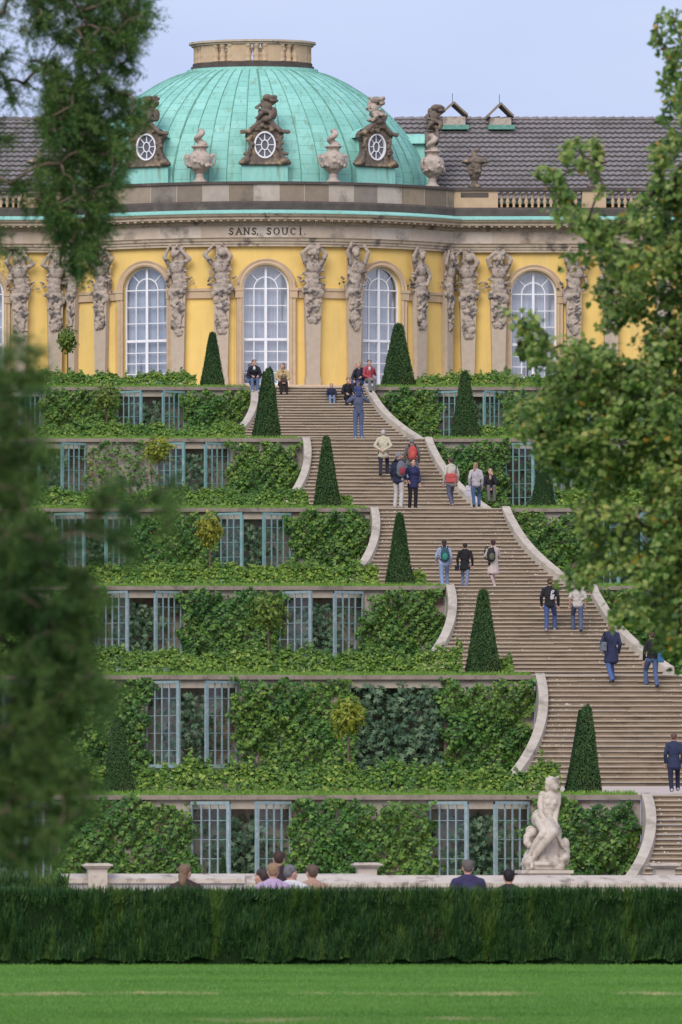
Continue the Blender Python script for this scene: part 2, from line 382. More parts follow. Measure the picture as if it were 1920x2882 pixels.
Z = dict(base=19.62, spring=23.45, arch=25.1, fr0=25.44, fr1=25.92, den=26.07, corn=26.35, cop=26.5, pb=26.57, pp=26.88, pc=27.56, top=27.7)
SPR, HW, ZT = Z['spring'], .93, 0
# bays: (kind, centre): bow windows by angle, wing windows by x
BOWW = [-R(26.5), 0, R(26.5)]; WINGW = [-25.0, -18.0, -11.04, 11.04, 18.0, 25.0]
def wall_strip(mb, us, fn, opens, z0, z1):
    """us: positions along the wall; fn(u, depth) -> (x, y); opens: centres of arched openings"""
    def top(u):
        for c in opens:
            d = abs(u - c)
            if d < HW - 1e-6: return SPR + math.sqrt(max(HW * HW - d * d, 0))
        return None
    for a, b in zip(us[:-1], us[1:]):
        m = (a + b) / 2; o = top(m)
        pa, pb = fn(a, 0), fn(b, 0)
        if o is None: mb.add([(*pa, z0), (*pb, z0), (*pb, z1), (*pa, z1)], [(0, 1, 2, 3)])
        else:
            ta = top(a) or SPR; tb = top(b) or SPR
            mb.add([(*pa, ta), (*pb, tb), (*pb, z1), (*pa, z1)], [(0, 1, 2, 3)])
            qa, qb = fn(a, .34), fn(b, .34)
            mb.add([(*pa, ta), (*pb, tb), (*qb, tb), (*qa, ta)], [(0, 3, 2, 1)])
    for c in opens:
        for s in (-1, 1):
            u = c + s * HW; p, q = fn(u, 0), fn(u, .34)
            mb.add([(*p, z0), (*p, SPR), (*q, SPR), (*q, z0)], [(0, 1, 2, 3)])
def us_for(a, b, opens, n=40):
    u = set(np.linspace(a, b, n).round(5))
    for c in opens:
        for k in range(21): u.add(round(c + HW * -math.cos(math.pi * k / 20), 5))
        u = {x for x in u}
    return sorted(u)
bowf = lambda u, d: ((BR - d) * math.sin(u / BR), YC - (BR - d) * math.cos(u / BR))
wingf = lambda u, d: (u, YW + d)
bo = [t * BR for t in BOWW]
for nm, us, fn, op in (('bow_wall', us_for(-TJ * BR, TJ * BR, bo, 60), bowf, bo),
                       ('wing_wall', us_for(XJ, XE, WINGW[3:]), wingf, WINGW[3:]), ('wing_wall', us_for(-XE, -XJ, WINGW[:3]), wingf, WINGW[:3])):
    mb = MB(); wall_strip(mb, us, fn, op, Z['base'] - .02, Z['arch'] + .05); put(mb.build(nm, M['yellow']))
# back of the building so that it has a body
mb = MB(); mb.box(-XE, XE, YW + 1.6, YW + 11, G0 - 2, Z['top'] - .3); put(mb.build('rear_block', M['yellow']))
band('plinth', [(.45, G0 - 1), (.45, Z['base'] - .06), (.40, Z['base']), (-.36, Z['base']), (-.36, G0 - 1)], M['surround'])
band('architrave', [(-.2, 25.10), (.16, 25.10), (.16, 25.2), (.2, 25.205), (.2, 25.3), (.25, 25.31), (.27, 25.40), (.32, 25.44), (-.2, 25.44)], M['trim'])
fr = band('frieze', [(-.2, 25.445), (.17, 25.445), (.17, 25.92), (-.2, 25.92)], M['frieze'])
band('cornice', [(-.2, 25.925), (.21, 25.925), (.22, 26.065), (.36, 26.07), (.40, 26.12), (.60, 26.14), (.60, 26.24), (.68, 26.26), (.74, 26.35), (-.2, 26.35)], M['trim'])
band('copper_flashing', [(-.2, 26.355), (.76, 26.355), (.76, 26.40), (.34, 26.53), (-.2, 26.53)], M['copper_plain'])
band('blocking_course', [(-.5, 26.535), (.30, 26.535), (.30, 26.80), (.26, 26.88), (-.5, 26.88)], M['black_stone'])
# dentils and brackets: toothed bands that run unbroken along the facade
def toothed(nm, z0, z1, o0, o1, pitch, wd):
    def at(u, o):                                            # u: distance along the facade from its middle
        L = TJ * BR; s = 1 if u > 0 else -1
        if abs(u) <= L: return ((BR + o) * math.sin(u / BR), YC - (BR + o) * math.cos(u / BR))
        return (s * (XJ + abs(u) - L), YW - o)
    mb = MB(); vs = []; n = int(22 / pitch)
    for i in range(-n, n):
        for u, o in ((i * pitch, o0), (i * pitch, o1), (i * pitch + wd, o1), (i * pitch + wd, o0)):
            x, y = at(u, o); vs += [(x, y, z0), (x, y, z1)]
    m = len(vs) // 2
    mb.add(vs, [(2 * i, 2 * i + 2, 2 * i + 3, 2 * i + 1) for i in range(m - 1)])
    for i in range(0, m - 3, 4):                             # undersides
        o = 2 * i; mb.f.append((o, o + 2, o + 4, o + 6)); mb.m.append(0)
    put(mb.build(nm, M['trim']))
toothed('dentil_band', 25.97, 26.058, .225, .30, .085, .04)
toothed('bracket_band', 26.075, 26.138, .34, .57, .30, .10)
# solid parapet round the bow and at the start of each wing
mb = MB(); P1, P0 = path(.2), path(-.45)
k = [(i, p, q) for i, (p, q) in enumerate(zip(P1, P0))][1:-1]
vs = []
for i, p, q in k: vs += [(p[0], p[1], 26.885), (p[0], p[1], 27.55), (q[0], q[1], 27.55), (q[0], q[1], 26.885)]
n = len(k)
mb.add(vs, [(i * 4 + j, i * 4 + (j + 1) % 4, (i + 1) * 4 + (j + 1) % 4, (i + 1) * 4 + j) for i in range(n - 1) for j in range(4)])
put(mb.build('bow_parapet', M['parapet']))
mb = MB(); P1, P0 = path(.27), path(-.5); vs = []
for p, q in list(zip(P1, P0))[1:-1]: vs += [(p[0], p[1], 27.555), (p[0], p[1], 27.66), (q[0], q[1], 27.66), (q[0], q[1], 27.555)]
mb.add(vs, [(i * 4 + j, i * 4 + (j + 1) % 4, (i + 1) * 4 + (j + 1) % 4, (i + 1) * 4 + j) for i in range(n - 1) for j in range(4)])
put(mb.build('parapet_cap', M['black_stone']))
# wing balustrades
bal = MB(); bal.lathe([(.06, 0), (.06, .05), (.035, .07), (.085, .2), (.085, .26), (.04, .42), (.035, .5), (.06, .56), (.06, .62)], 8)
balm = bal.mesh('baluster', M['surround'], True)
for s in (-1, 1):
    b = put(empty('balustrade', (s * 11, YW, 26.88)))
    def loc(mb, nm, m): o = mb.build(nm, m); o.parent = b; o.location = (-s * 11, -YW, -26.88)
    for x0, x1 in ((7.66, 9.58), (12.95, 13.9), (17.2, 18.1)):
        mb = MB(); mb.box(*sorted((s * x0, s * x1)), YW - .18, YW + .22, 26.885, 27.55); loc(mb, 'pier', M['surround'])
    mb = MB(); mb.box(*sorted((s * 8.1, s * 9.2)), YW - .2, YW - .175, 27.3, 27.48); loc(mb, 'inset_panel', M['black_stone'])
    mb = MB(); mb.box(*sorted((s * 7.5, s * 22)), YW - .25, YW + .28, 27.555, 27.68); loc(mb, 'rail', M['black_stone'])
    x = 9.75
    while x < 17.2:
        if not 12.85 < x < 14.0:
            o = link('baluster', balm, b, (s * (x - 11), .02, .02))
        x += .247
# inscription
LET = dict(S=[[(.9, .82), (.7, .97), (.4, 1), (.12, .85), (.15, .62), (.8, .42), (.9, .2), (.65, .02), (.3, 0), (.05, .18)]], A=[[(0, 0), (.5, 1), (1, 0)], [(.2, .38), (.8, .38)]],
           N=[[(.05, 0), (.05, 1), (.95, 0), (.95, 1)]], O=[[(.5 + .5 * math.sin(a * .349), .5 + .5 * math.cos(a * .349)) for a in range(19)]],
           U=[[(.05, 1), (.05, .35), (.25, .03), (.5, 0), (.75, .03), (.95, .35), (.95, 1)]], C=[[(.95, .8), (.7, .98), (.4, 1), (.1, .75), (.03, .45), (.15, .15), (.45, 0), (.75, .02), (.97, .2)]], I=[[(.5, 0), (.5, 1)]])
SERIF = dict(A=[(0, 0), (1, 0)], N=[(.05, 0), (.95, 1), (.05, 1)], U=[(.05, 1), (.95, 1)], I=[(.5, 0), (.5, 1)], S=[(.92, .85), (.05, .15)], C=[(.95, .82)], O=[])
mb = MB()
def onbow(x, z, off=.178): t = math.asin(x / (BR + off)); return (x, YC - (BR + off) * math.cos(t), z)
def stroke(p, q, w):
    (x0, z0), (x1, z1) = p, q; dx, dz = x1 - x0, z1 - z0; l = math.hypot(dx, dz) or 1; ux, uz = -dz / l * w / 2, dx / l * w / 2
    a = [onbow(x0 + ux, z0 + uz), onbow(x0 - ux, z0 - uz), onbow(x1 - ux, z1 - uz), onbow(x1 + ux, z1 + uz)]
    b2 = [(v[0], v[1] + .02, v[2]) for v in a]
    mb.add(a + b2, [(0, 1, 2, 3), (0, 4, 5, 1), (1, 5, 6, 2), (2, 6, 7, 3), (3, 7, 4, 0)])
zl, hl = 25.565, .255
for ch, x, w in [('S', -1.46, .15), ('A', -1.19, .2), ('N', -.88, .19), ('S', -.57, .15), ('S', .02, .15), ('O', .29, .21), ('U', .63, .19), ('C', .96, .18), ('I', 1.27, .15)]:
    for pl in LET[ch]:
        for i, (p, q) in enumerate(zip(pl[:-1], pl[1:])):
            vert = abs(q[1] - p[1]) > abs(q[0] - p[0])
            stroke((x + p[0] * w, zl + p[1] * hl), (x + q[0] * w, zl + q[1] * hl), .052 if vert or ch == 'S' else .034)
    for sx, sz in SERIF[ch]: stroke((x + sx * w - .05, zl + sz * hl), (x + sx * w + .05, zl + sz * hl), .03)
for x in (-.36, 1.52): stroke((x, zl - .0), (x, zl + .045), .045)
stroke((-.36, zl), (-.385, zl - .06), .03); stroke((1.345, zl + hl + .06), (1.345, zl + hl + .1), .04)
put(mb.build('inscription', M['bronze']))

# windows -------------------------------------------------------------------------------------------------
def frame_mesh(centre=False):
    """white French window in local space: x across, y into the wall, z from the sill (0)"""
    H = SPR - Z['base']; mb = MB(); w = HW - .005
    def bar(x0, x1, z0, z1, d=.05): mb.box(x0, x1, -d, .03, z0, z1)
    bar(-w, -w + .075, 0, H); bar(w - .075, w, 0, H); bar(-w + .075, w - .075, 0, .09)
    tz = H * .475
    bar(-w + .075, w - .075, tz - .05, tz + .05, .065); bar(-w + .075, w - .075, H - .022, H + .022, .056)
    bar(-.055, .055, .09, tz - .05, .06); bar(-.05, .05, tz + .05, H - .022, .06); bar(-.045, .045, H + .022, H + w - .06, .054)
    for s in (-1, 1):
        x = s * w / 2
        bar(x - .018, x + .018, .09, tz - .05, .045); bar(x - .018, x + .018, tz + .05, H - .022, .045)
        for i in range(1, 4):
            z = .09 + (tz - .14) * i / 4
            bar(min(s * .055, s * (w - .075)), max(s * .055, s * (w - .075)), z - .016, z + .016, .04)
        for i in range(1, 4 if True else 3):
            z = tz + .05 + (H - .07 - tz) * i / 3.0
            if i < 3: bar(min(s * .05, s * (w - .075)), max(s * .05, s * (w - .075)), z - .016, z + .016, .04)
    def arc(r0, r1, d0, n=22):
        vs = []; fs = []
        for i in range(n + 1):
            a = math.pi * i / n
            for r in (r0, r1):
                for y in (-d0, .03): vs.append((r * math.cos(a), y, H + r * math.sin(a)))
        for i in range(n):
            o = i * 4
            fs += [(o, o + 4, o + 6, o + 2), (o + 2, o + 6, o + 7, o + 3), (o, o + 1, o + 5, o + 4)]
        mb.add(vs, fs)
    arc(w - .075, w, .05); arc(w * .5 - .02, w * .5 + .02, .046)
    for a in (45, 135):
        c, s2 = math.cos(R(a)), math.sin(R(a)); p0, p1 = w * .5, w - .05
        u = (-s2 * .018, c * .018)
        v = [(c * p0 + u[0], -.043, H + s2 * p0 + u[1]), (c * p0 - u[0], -.043, H + s2 * p0 - u[1]), (c * p1 - u[0], -.043, H + s2 * p1 - u[1]), (c * p1 + u[0], -.043, H + s2 * p1 + u[1])]
        mb.add(v, [(0, 1, 2, 3)])
    return mb.mesh('window_frame', M['white_paint'])
FM = frame_mesh()
def disc(y, mat, nm, pleat=0):
    H = SPR - Z['base']; mb = MB(); w = HW
    us = np.linspace(-w, w, 49); vs = []
    for u in us:
        yy = y + pleat * math.sin(u * 42)
        vs += [(u, yy, 0), (u, yy, H + math.sqrt(max(w * w - u * u, 0)))]
    return mb.add(vs, [(2 * i, 2 * i + 2, 2 * i + 3, 2 * i + 1) for i in range(48)]).mesh(nm, mat)
PM_, CM_ = disc(.005, M['glass'], 'pane'), disc(.16, M['curtain'], 'curtain', .012)
def surround_mesh():
    H = SPR - Z['base']; prof = [(HW, .02), (HW, -.07), (HW + .07, -.1), (HW + .13, -.06), (HW + .22, -.09), (HW + .25, -.05), (HW + .25, .02)]
    mb = MB(); pts = [(1, 0)] + [(None, math.pi * i / 26) for i in range(27)] + [(-1, 0)]
    vs = []
    for s, a in pts:
        for r, y in prof:
            vs.append((s * r, y, 0) if s else (r * math.cos(a), y, H + r * math.sin(a)))
    k = len(prof)
    mb.add(vs, [(i * k + j, (i + 1) * k + j, (i + 1) * k + j + 1, i * k + j + 1) for i in range(len(pts) - 1) for j in range(k - 1)])
    for s in (-1, 1):                                        # impost block each side
        mb.box(min(s * (HW - .03), s * (HW + .34)), max(s * (HW - .03), s * (HW + .34)), -.14, .02, H - .1, H + .02)
        mb.box(min(s * (HW - .01), s * (HW + .3)), max(s * (HW - .01), s * (HW + .3)), -.115, .02, H - .38, H - .1)
    return mb.mesh('window_surround', M['surround'])
SM_ = surround_mesh()
def window(x, y, rz):
    w = put(empty('window', (x, y, Z['base']), rz))
    ct, st = math.cos(rz), math.sin(rz)
    for nm, me, d in (('surround', SM_, 0), ('frame', FM, .24), ('pane', PM_, .24), ('curtain', CM_, .26)): link(nm, me, w, (0, d, 0))
    return w
for t in BOWW: window(BR * math.sin(t), YC - BR * math.cos(t), t)
for x in WINGW: window(x, YW, 0)
# dark rooms behind the glass, string course between the bow windows
mb = MB()
for t in BOWW + [None]:
    pass
stc = MB()
def arcbox(mb, t0, t1, r0, r1, z0, z1, n=6):
    vs = []; fs = []
    for i in range(n + 1):
        t = t0 + (t1 - t0) * i / n
        for r in (r1, r0):
            for z in (z0, z1): vs.append((r * math.sin(t), YC - r * math.cos(t), z))
    for i in range(n):
        o = i * 4
        fs += [(o, o + 4, o + 5, o + 1), (o + 1, o + 5, o + 7, o + 3), (o + 2, o + 3, o + 7, o + 6), (o, o + 2, o + 6, o + 4)]
    fs += [(0, 1, 3, 2), (n * 4, n * 4 + 2, n * 4 + 3, n * 4 + 1)]
    mb.add(vs, fs)
e = (HW + .34) / BR
for t0, t1 in ((-TJ, BOWW[0] - e), (BOWW[0] + e, -e), (e, BOWW[2] - e), (BOWW[2] + e, TJ)):
    arcbox(stc, t0, t1, BR - .02, BR + .12, SPR - .1, SPR + .01); arcbox(stc, t0, t1, BR - .02, BR + .085, SPR - .38, SPR - .1)
put(stc.build('string_course', M['surround']))
def panel(t0, t1, z0, z1):                                   # plain raised panels of the bays
    pn = MB(); arcbox(pn, t0, t1, BR - .02, BR + .035, z0, z1); put(pn.build('wall_panel', M['yellow']))
for t0, t1 in ((-TJ + .03, BOWW[0] - e - .0), (BOWW[0] + e, -e), (e, BOWW[2] - e), (BOWW[2] + e, TJ - .03)): panel(t0, t1, Z['base'], SPR - .62)

# carved figures carrying the cornice ----------------------------------------------------------------------
def garland(mb, rnd, z0, z1, w, y):
    n = int((z0 - z1) * 75)
    for i in range(n):
        f = i / n; z = z0 - (z0 - z1) * f; ww = w * (1 - .3 * f) * (1 + .25 * math.sin(f * 13 + w * 40))
        r = rnd.uniform(.035, .085)
        mb.ell((rnd.uniform(-ww, ww), y - rnd.uniform(0, .07), z), (r * rnd.uniform(.8, 1.5), r * .8, r), 6, 5)
def herm(seed):
    rnd = random.Random(seed); mb = MB(); lean = rnd.uniform(-.12, .12); hl = rnd.uniform(-.1, .1)
    yf = -.34
    hips, waist, chest = (lean * -.5, yf + .02, -1.62), (lean * .4, yf, -1.2), (lean, yf - .03, -.82)
    mb.ell(chest, (.29, .2, .27)); mb.ell(waist, (.22, .17, .28)); mb.ell((hips[0], yf, -1.5), (.28, .21, .3))
    mb.ell((hips[0], yf, -1.75), (.33, .2, .2))
    mb.cap((lean, yf, -.62), (lean + hl * .5, yf - .04, -.4), .09)
    mb.ell((lean + hl, yf - .1, -.26), (.14, .17, .18)); mb.ell((lean + hl, yf - .2, -.28), (.05, .08, .07))
    for i in range(14): mb.ell((lean + hl + rnd.uniform(-.17, .17), yf + rnd.uniform(-.14, .1), -.17 + rnd.uniform(-.12, .12)), rnd.uniform(.05, .09), 6, 5)
    for i in range(5): mb.ell((lean + hl + rnd.uniform(-.12, .12), yf - .16, -.42 - rnd.uniform(0, .12)), .06, 6, 5) if seed % 2 else None
    for s in (-1, 1):
        up = rnd.random() < .8
        sh = (lean + s * .3, yf, -.66)
        if up:
            el = (lean + s * rnd.uniform(.42, .58), yf - .1, -.3 + rnd.uniform(-.22, .15)); ha = (lean + s * rnd.uniform(.05, .3), yf - .04, .06 + rnd.uniform(-.06, .1))
        else:
            el = (lean + s * .5, yf - .05, -1.05); ha = (lean + s * .18, yf - .26, -1.4)
        mb.cap(sh, el, .105, .085); mb.cap(el, ha, .085, .06); mb.ell(ha, .085)
    for i in range(16):                                      # drapery and vine leaves at the hips
        a = rnd.uniform(-1, 1); mb.ell((hips[0] + a * .36, yf - .1 + .1 * abs(a), -1.72 + rnd.uniform(-.22, .2)), (rnd.uniform(.06, .13), .1, rnd.uniform(.08, .2)), 6, 5)
    for i in range(6): mb.cap((lean + .36 * rnd.choice((-1, 1)), yf + .08, -.8 - .14 * i), (lean + rnd.uniform(.36, .46) * rnd.choice((-1, 1)), yf + .08, -.95 - .14 * i), .06, .045, 6)
    sp = rnd.choice((-1, 1))
    for i in range(4): mb.ell((sp * (.44 + .09 * i * (i < 3)), yf + .16, -1.25 - .1 * i + .16 * (i % 2)), (.07, .035, .06), 6, 5)
    garland(mb, rnd, -1.85, -3.0 - rnd.uniform(0, .6), .26, -.38)
    mb.ell((0, yf + .12, -1.0), (.3, .14, 1.0))              # keeps the figure joined to the shaft
    ex = MB(); return mb, ex
HERMS = []
for sd_ in (3, 4, 8, 11, 15, 18):
    mb, ex = herm(sd_); HERMS.append(mb.body('atlas_figure', [M['carved']], .028, 1))
sh = MB()
zt, zb_ = -1.55, Z['base'] - Z['arch']
def taper(mb, w0, w1, y0, y1, z0, z1):
    mb.add([(-w1, y0, z1), (w1, y0, z1), (w1, y1, z1), (-w1, y1, z1), (-w0, y0, z0), (w0, y0, z0), (w0, y1, z0), (-w0, y1, z0)],
           [(0, 1, 2, 3), (7, 6, 5, 4), (0, 4, 5, 1), (1, 5, 6, 2), (2, 6, 7, 3), (3, 7, 4, 0)])
taper(sh, .235, .31, -.30, .06, zb_ + .3, zt); taper(sh, .27, .27, -.33, .06, zb_, zb_ + .3); taper(sh, .2, .2, -.22, .06, zt, -.0)
SHM = sh.mesh('shaft', M['shaft'])
sh = MB(); taper(sh, .40, .40, -.09, .05, zb_, -.01); STRIPM = sh.mesh('backing_strip', M['surround'])
hi = 0
def place_herm(x, bow, w=1.0, flip=1):
    global hi
    if bow: t = math.asin(x / BR); p = (x, YC - BR * math.cos(t), Z['arch']); rz = t
    else: p = (x, YW, Z['arch']); rz = 0
    h = put(empty('herm_pilaster', p, rz))
    link('shaft', SHM, h).scale = (w, 1, 1); link('backing', STRIPM, h).scale = (.62 * w, 1, 1)
    f = link('figure', HERMS[hi % len(HERMS)], h); f.scale = (flip * w * 1.0, .82, 1.0); hi += 1
for i, (x, b_, w) in enumerate([(-6.25, 1, 1), (-3.38, 1, 1), (-1.74, 1, 1.05), (1.8, 1, 1.1), (3.46, 1, 1), (6.2, 1, 1), (7.42, 1, .7), (-7.3, 1, .7), (8.38, 0, 1.05), (9.6, 0, 1.05),
                             (12.6, 0, 1), (14.1, 0, 1), (-8.1, 0, 1.05), (-9.5, 0, 1.05), (-12.6, 0, 1), (-14.1, 0, 1), (16.2, 0, 1), (19.8, 0, 1), (21.4, 0, 1), (-16.2, 0, 1)]):
    place_herm(x, b_, w, 1 if i % 3 else -1)

# the dome --------------------------------------------------------------------------------------------------
DY, DA, DB_ = 328.4, 7.1, 4.65
DP = [(27.45, 1.0), (28.1, 1.0), (28.4, .988), (28.8, .965), (29.2, .938), (29.6, .905), (30.0, .865), (30.35, .825), (30.7, .778), (31.1, .718), (31.45, .655), (31.75, .59), (32.0, .532), (32.2, .475), (32.35, .425), (32.5, .35), (32.56, .2)]
def dome_pt(t, z):
    for (z0, r0), (z1, r1) in zip(DP[:-1], DP[1:]):
        if z <= z1 + 1e-6: r = r0 + (r1 - r0) * (z - z0) / (z1 - z0); break
    return (DA * r * math.sin(t), DY - DB_ * r * math.cos(t), z)
nseg = 120; mb = MB(); vs = []; uvs = []
ln = [0]
for a, b in zip(DP[:-1], DP[1:]): ln.append(ln[-1] + math.hypot(b[0] - a[0], (b[1] - a[1]) * 6))
for j, (z, r) in enumerate(DP):
    for i in range(nseg + 1):
        vs.append(dome_pt(2 * math.pi * i / nseg, z)); uvs.append((i / nseg * 60, ln[j] * 1.55))
fs = [(j * (nseg + 1) + i, j * (nseg + 1) + i + 1, (j + 1) * (nseg + 1) + i + 1, (j + 1) * (nseg + 1) + i) for j in range(len(DP) - 1) for i in range(nseg)]
mb.add(vs, fs); dm = mb.mesh('dome', M['copper'], True)
ul = dm.uv_layers.new(name='UVMap')
for l in dm.loops: ul.data[l.index].uv = uvs[l.vertex_index]
dome = put(link('dome', dm))
ribs = MB()
for i in range(60):
    if i % 2 and 0: continue
    t = 2 * math.pi * i / 60
    ribs.tube([dome_pt(t, z) for z, r in DP[:-1]], .022 if i % 5 else .04, 5)
rb = ribs.build('standing_seams', M['copper_rib']); rb.parent = dome
mb = MB(); mb.lathe([(1.0, 27.40), (1.06, 27.42), (1.06, 27.56), (1.02, 27.6), (1.0, 27.6)], 96, (0, DY, 0), 0, DA, DB_); o = mb.build('base_flashing', M['copper_plain']); o.parent = dome
def under(parent, o): o.parent = parent; return o
# oval lantern with pierced panels
LA, LB = 2.36, 1.6
def lan(t, r=1.0, z=0): return (LA * r * math.sin(t), DY - LB * r * math.cos(t), z)
lant = put(empty('lantern', (0, DY, 32.5)))
def lbuild(mb, nm, m, sm=False): o = mb.build(nm, m, None, sm); o.parent = lant; o.location = (0, -DY, -32.5); return o
def ring(mb, r0, r1, z0, z1, t0=0, t1=2 * math.pi, n=48):
    vs = []; fs = []
    for i in range(n + 1):
        t = t0 + (t1 - t0) * i / n
        vs += [lan(t, r0, z0), lan(t, r1, z0), lan(t, r1, z1), lan(t, r0, z1)]
    fs = [(i * 4 + j, i * 4 + (j + 1) % 4, (i + 1) * 4 + (j + 1) % 4, (i + 1) * 4 + j) for i in range(n) for j in range(4)] + [(0, 1, 2, 3), (n * 4 + 3, n * 4 + 2, n * 4 + 1, n * 4)]
    mb.add(vs, fs)
mb = MB(); ring(mb, .85, 1.12, 32.42, 32.56); lbuild(mb, 'skirt', M['copper_plain'])
mb = MB(); ring(mb, .86, 1.05, 32.56, 32.68); ring(mb, .88, 1.02, 32.68, 32.80); lbuild(mb, 'plinth', M['black_stone'])
mb = MB(); ring(mb, .86, 1.04, 33.5, 33.58); ring(mb, .84, 1.08, 33.58, 33.66); lbuild(mb, 'rail', M['trim'])
for k in range(10):
    mb = MB(); t = 2 * math.pi * (k + .5) / 10; ring(mb, .89, 1.0, 32.8, 33.5, t - .19, t + .19, 4); lbuild(mb, 'pier', M['surround'])
lb = MB(); lb.lathe([(.15, 0), (.15, .06), (.11, .1), (.15, .22), (.14, .3), (.085, .45), (.10, .55), (.15, .63), (.15, .70)], 8); lbm = lb.mesh('baluster', M['surround'], True)
for k in range(10):
    for q in (-.75, 0, .75):
        t = 2 * math.pi * k / 10 + q * .2; p = lan(t, .945); link('baluster', lbm, lant, (p[0], p[1] - DY, .3))

# dormers with oval windows
def dormer(t, label_open=True):
    x, y, z = dome_pt(t, 28.4); nx, ny = math.sin(t) / DA, -math.cos(t) / DB_; l = math.hypot(nx, ny); rz = math.atan2(nx / l, -ny / l)
    d = put(empty('dormer', (x + nx / l * .18, y + ny / l * .18, 28.38), rz)); d.scale = (1.17, 1, 1.06)
    def B(mb, nm, m, sm=False): return mb.build(nm, m, d, sm)
    # stone front: outline extruded, with an oval hole
    out = [(-.80, 0), (.80, 0), (.76, .16), (.55, .32), (.47, .62), (.5, .98), (.62, 1.0), (.66, 1.22), (.42, 1.34), (.2, 1.56), (0, 1.64), (-.2, 1.56), (-.42, 1.34), (-.66, 1.22), (-.62, 1.0), (-.5, .98), (-.47, .62), (-.55, .32), (-.76, .16)]
    ov = lambda k, n, a=.36, b=.5: (a * math.cos(2 * math.pi * k / n), .74 + b * math.sin(2 * math.pi * k / n))
    n = 48; mb = MB(); vs = []
    def cast(an):                                            # outline point in direction an from the oval's centre
        best = None; cx, cz = 0, .74; dx, dz = math.cos(an), math.sin(an)
        for (x0, z0), (x1, z1) in zip(out, out[1:] + out[:1]):
            ex, ez = x1 - x0, z1 - z0; den = dx * ez - dz * ex
            if abs(den) < 1e-9: continue
            s = ((x0 - cx) * ez - (z0 - cz) * ex) / den; u = ((x0 - cx) * dz - (z0 - cz) * dx) / den
            if s > 0 and -1e-6 <= u <= 1 + 1e-6 and (best is None or s > best): best = s
        return (cx + dx * best, cz + dz * best)
    for k in range(n):
        an = 2 * math.pi * k / n; i = ov(k, n); i2 = (i[0], i[1]); o = cast(math.atan2(i[1] - .74, i[0]))
        vs += [(i2[0], -.12, i2[1]), (o[0], -.14, o[1]), (o[0], .3, o[1]), (i2[0], .3, i2[1])]
    mb.add(vs, [(k * 4 + j, k * 4 + (j + 1) % 4, ((k + 1) % n) * 4 + (j + 1) % 4, ((k + 1) % n) * 4 + j) for k in range(n) for j in range(4)])
    B(mb, 'stone_front', M['crust'])
    mb = MB(); rnd = random.Random(int(t * 100) + 5)         # scrolls, pediment and garlands
    for s in (-1, 1):
        mb.ell((s * .66, -.14, .14), (.17, .16, .15)); mb.ell((s * .80, -.12, .07), (.1, .13, .09))
        mb.cap((s * .6, -.16, .25), (s * .5, -.16, .62), .075, .06, 7); mb.cap((s * .48, -.16, .6), (s * .52, -.16, 1.0), .07, .07, 7)
        mb.cap((s * .78, -.18, 1.22), (s * .52, -.2, 1.24), .085, .08, 7); mb.cap((s * .52, -.2, 1.26), (s * .16, -.2, 1.62), .085, .09, 7)
        for i in range(9): mb.ell((s * rnd.uniform(.4, .6), -.18, rnd.uniform(.45, 1.1)), rnd.uniform(.04, .08), 6, 5)
    for i in range(14): mb.ell((rnd.uniform(-.3, .3), -.2, 1.36 + rnd.uniform(-.08, .26)), rnd.uniform(.05, .1), 6, 5)
    for s in (-1, 1):
        for i in range(7): mb.ell((s * rnd.uniform(.5, .74), -.16, rnd.uniform(.0, .42)), rnd.uniform(.05, .09), 6, 5)
    mb.ell((0, -.2, 1.68), (.2, .16, .12)); mb.cap((-.7, -.14, .03), (.7, -.14, .03), .06, .06, 7)
    link('carving', mb.body('carving', [M['crust']], .022, 1), d)
    mb = MB(); mb.box(-.46, .46, .02, 1.6, .05, 1.18); B(mb, 'cheeks', M['copper_plain'])
    mb = MB(); pts = [(-.62 * math.cos(math.pi * k / 10), 1.1 + .42 * math.sin(math.pi * k / 10)) for k in range(11)]
    mb.add([(px_, yy, pz_) for px_, pz_ in pts for yy in (.3, 2.2)], [(2 * k, 2 * k + 2, 2 * k + 3, 2 * k + 1) for k in range(10)]); B(mb, 'hood', M['copper_plain'], True)
    mb = MB()                                                # window: oval rim, inner oval and eight bars
    def oring(a0, b0, a1, b1, y0, y1):
        vs = []
        for k in range(n):
            c, s = math.cos(2 * math.pi * k / n), math.sin(2 * math.pi * k / n)
            vs += [(a0 * c, y0, .74 + b0 * s), (a1 * c, y0, .74 + b1 * s), (a1 * c, y1, .74 + b1 * s), (a0 * c, y1, .74 + b0 * s)]
        mb.add(vs, [(k * 4 + j, k * 4 + (j + 1) % 4, ((k + 1) % n) * 4 + (j + 1) % 4, ((k + 1) % n) * 4 + j) for k in range(n) for j in range(4)])
    oring(.315, .445, .365, .505, -.15, -.02); oring(.10, .165, .13, .2, -.1, -.02)
    for k in range(8):
        an = math.pi * k / 4; c, s = math.cos(an), math.sin(an)
        p, q = Vector((.115 * c, -.07, .74 + .18 * s)), Vector((.34 * c, -.07, .74 + .475 * s)); mb.tube([p, q], .02, 4)
    w = B(mb, 'window', M['white_paint'])
    mb = MB(); vs = [(.35 * math.cos(2 * math.pi * k / n), -.04, .74 + .49 * math.sin(2 * math.pi * k / n)) for k in range(n)]; mb.add(vs, [tuple(range(n))])
    mb.build('pane', M['darkglass'], d)
    mb = MB(); mb.box(-.78, .78, -.07, .4, -.82, -.0)
    for k in range(4): mb.box(-.66 + k * .43, -.63 + k * .43, -.085, -.0, -.8, -.02)
    B(mb, 'apron', M['copper_plain'])
    p = d.location + Vector((0, 326, G0)); return (p.x, p.y, p.z, rz)
DT = [0, R(39), -R(39.5), R(86), -R(86)]
DPOS = [dormer(t) for t in DT]
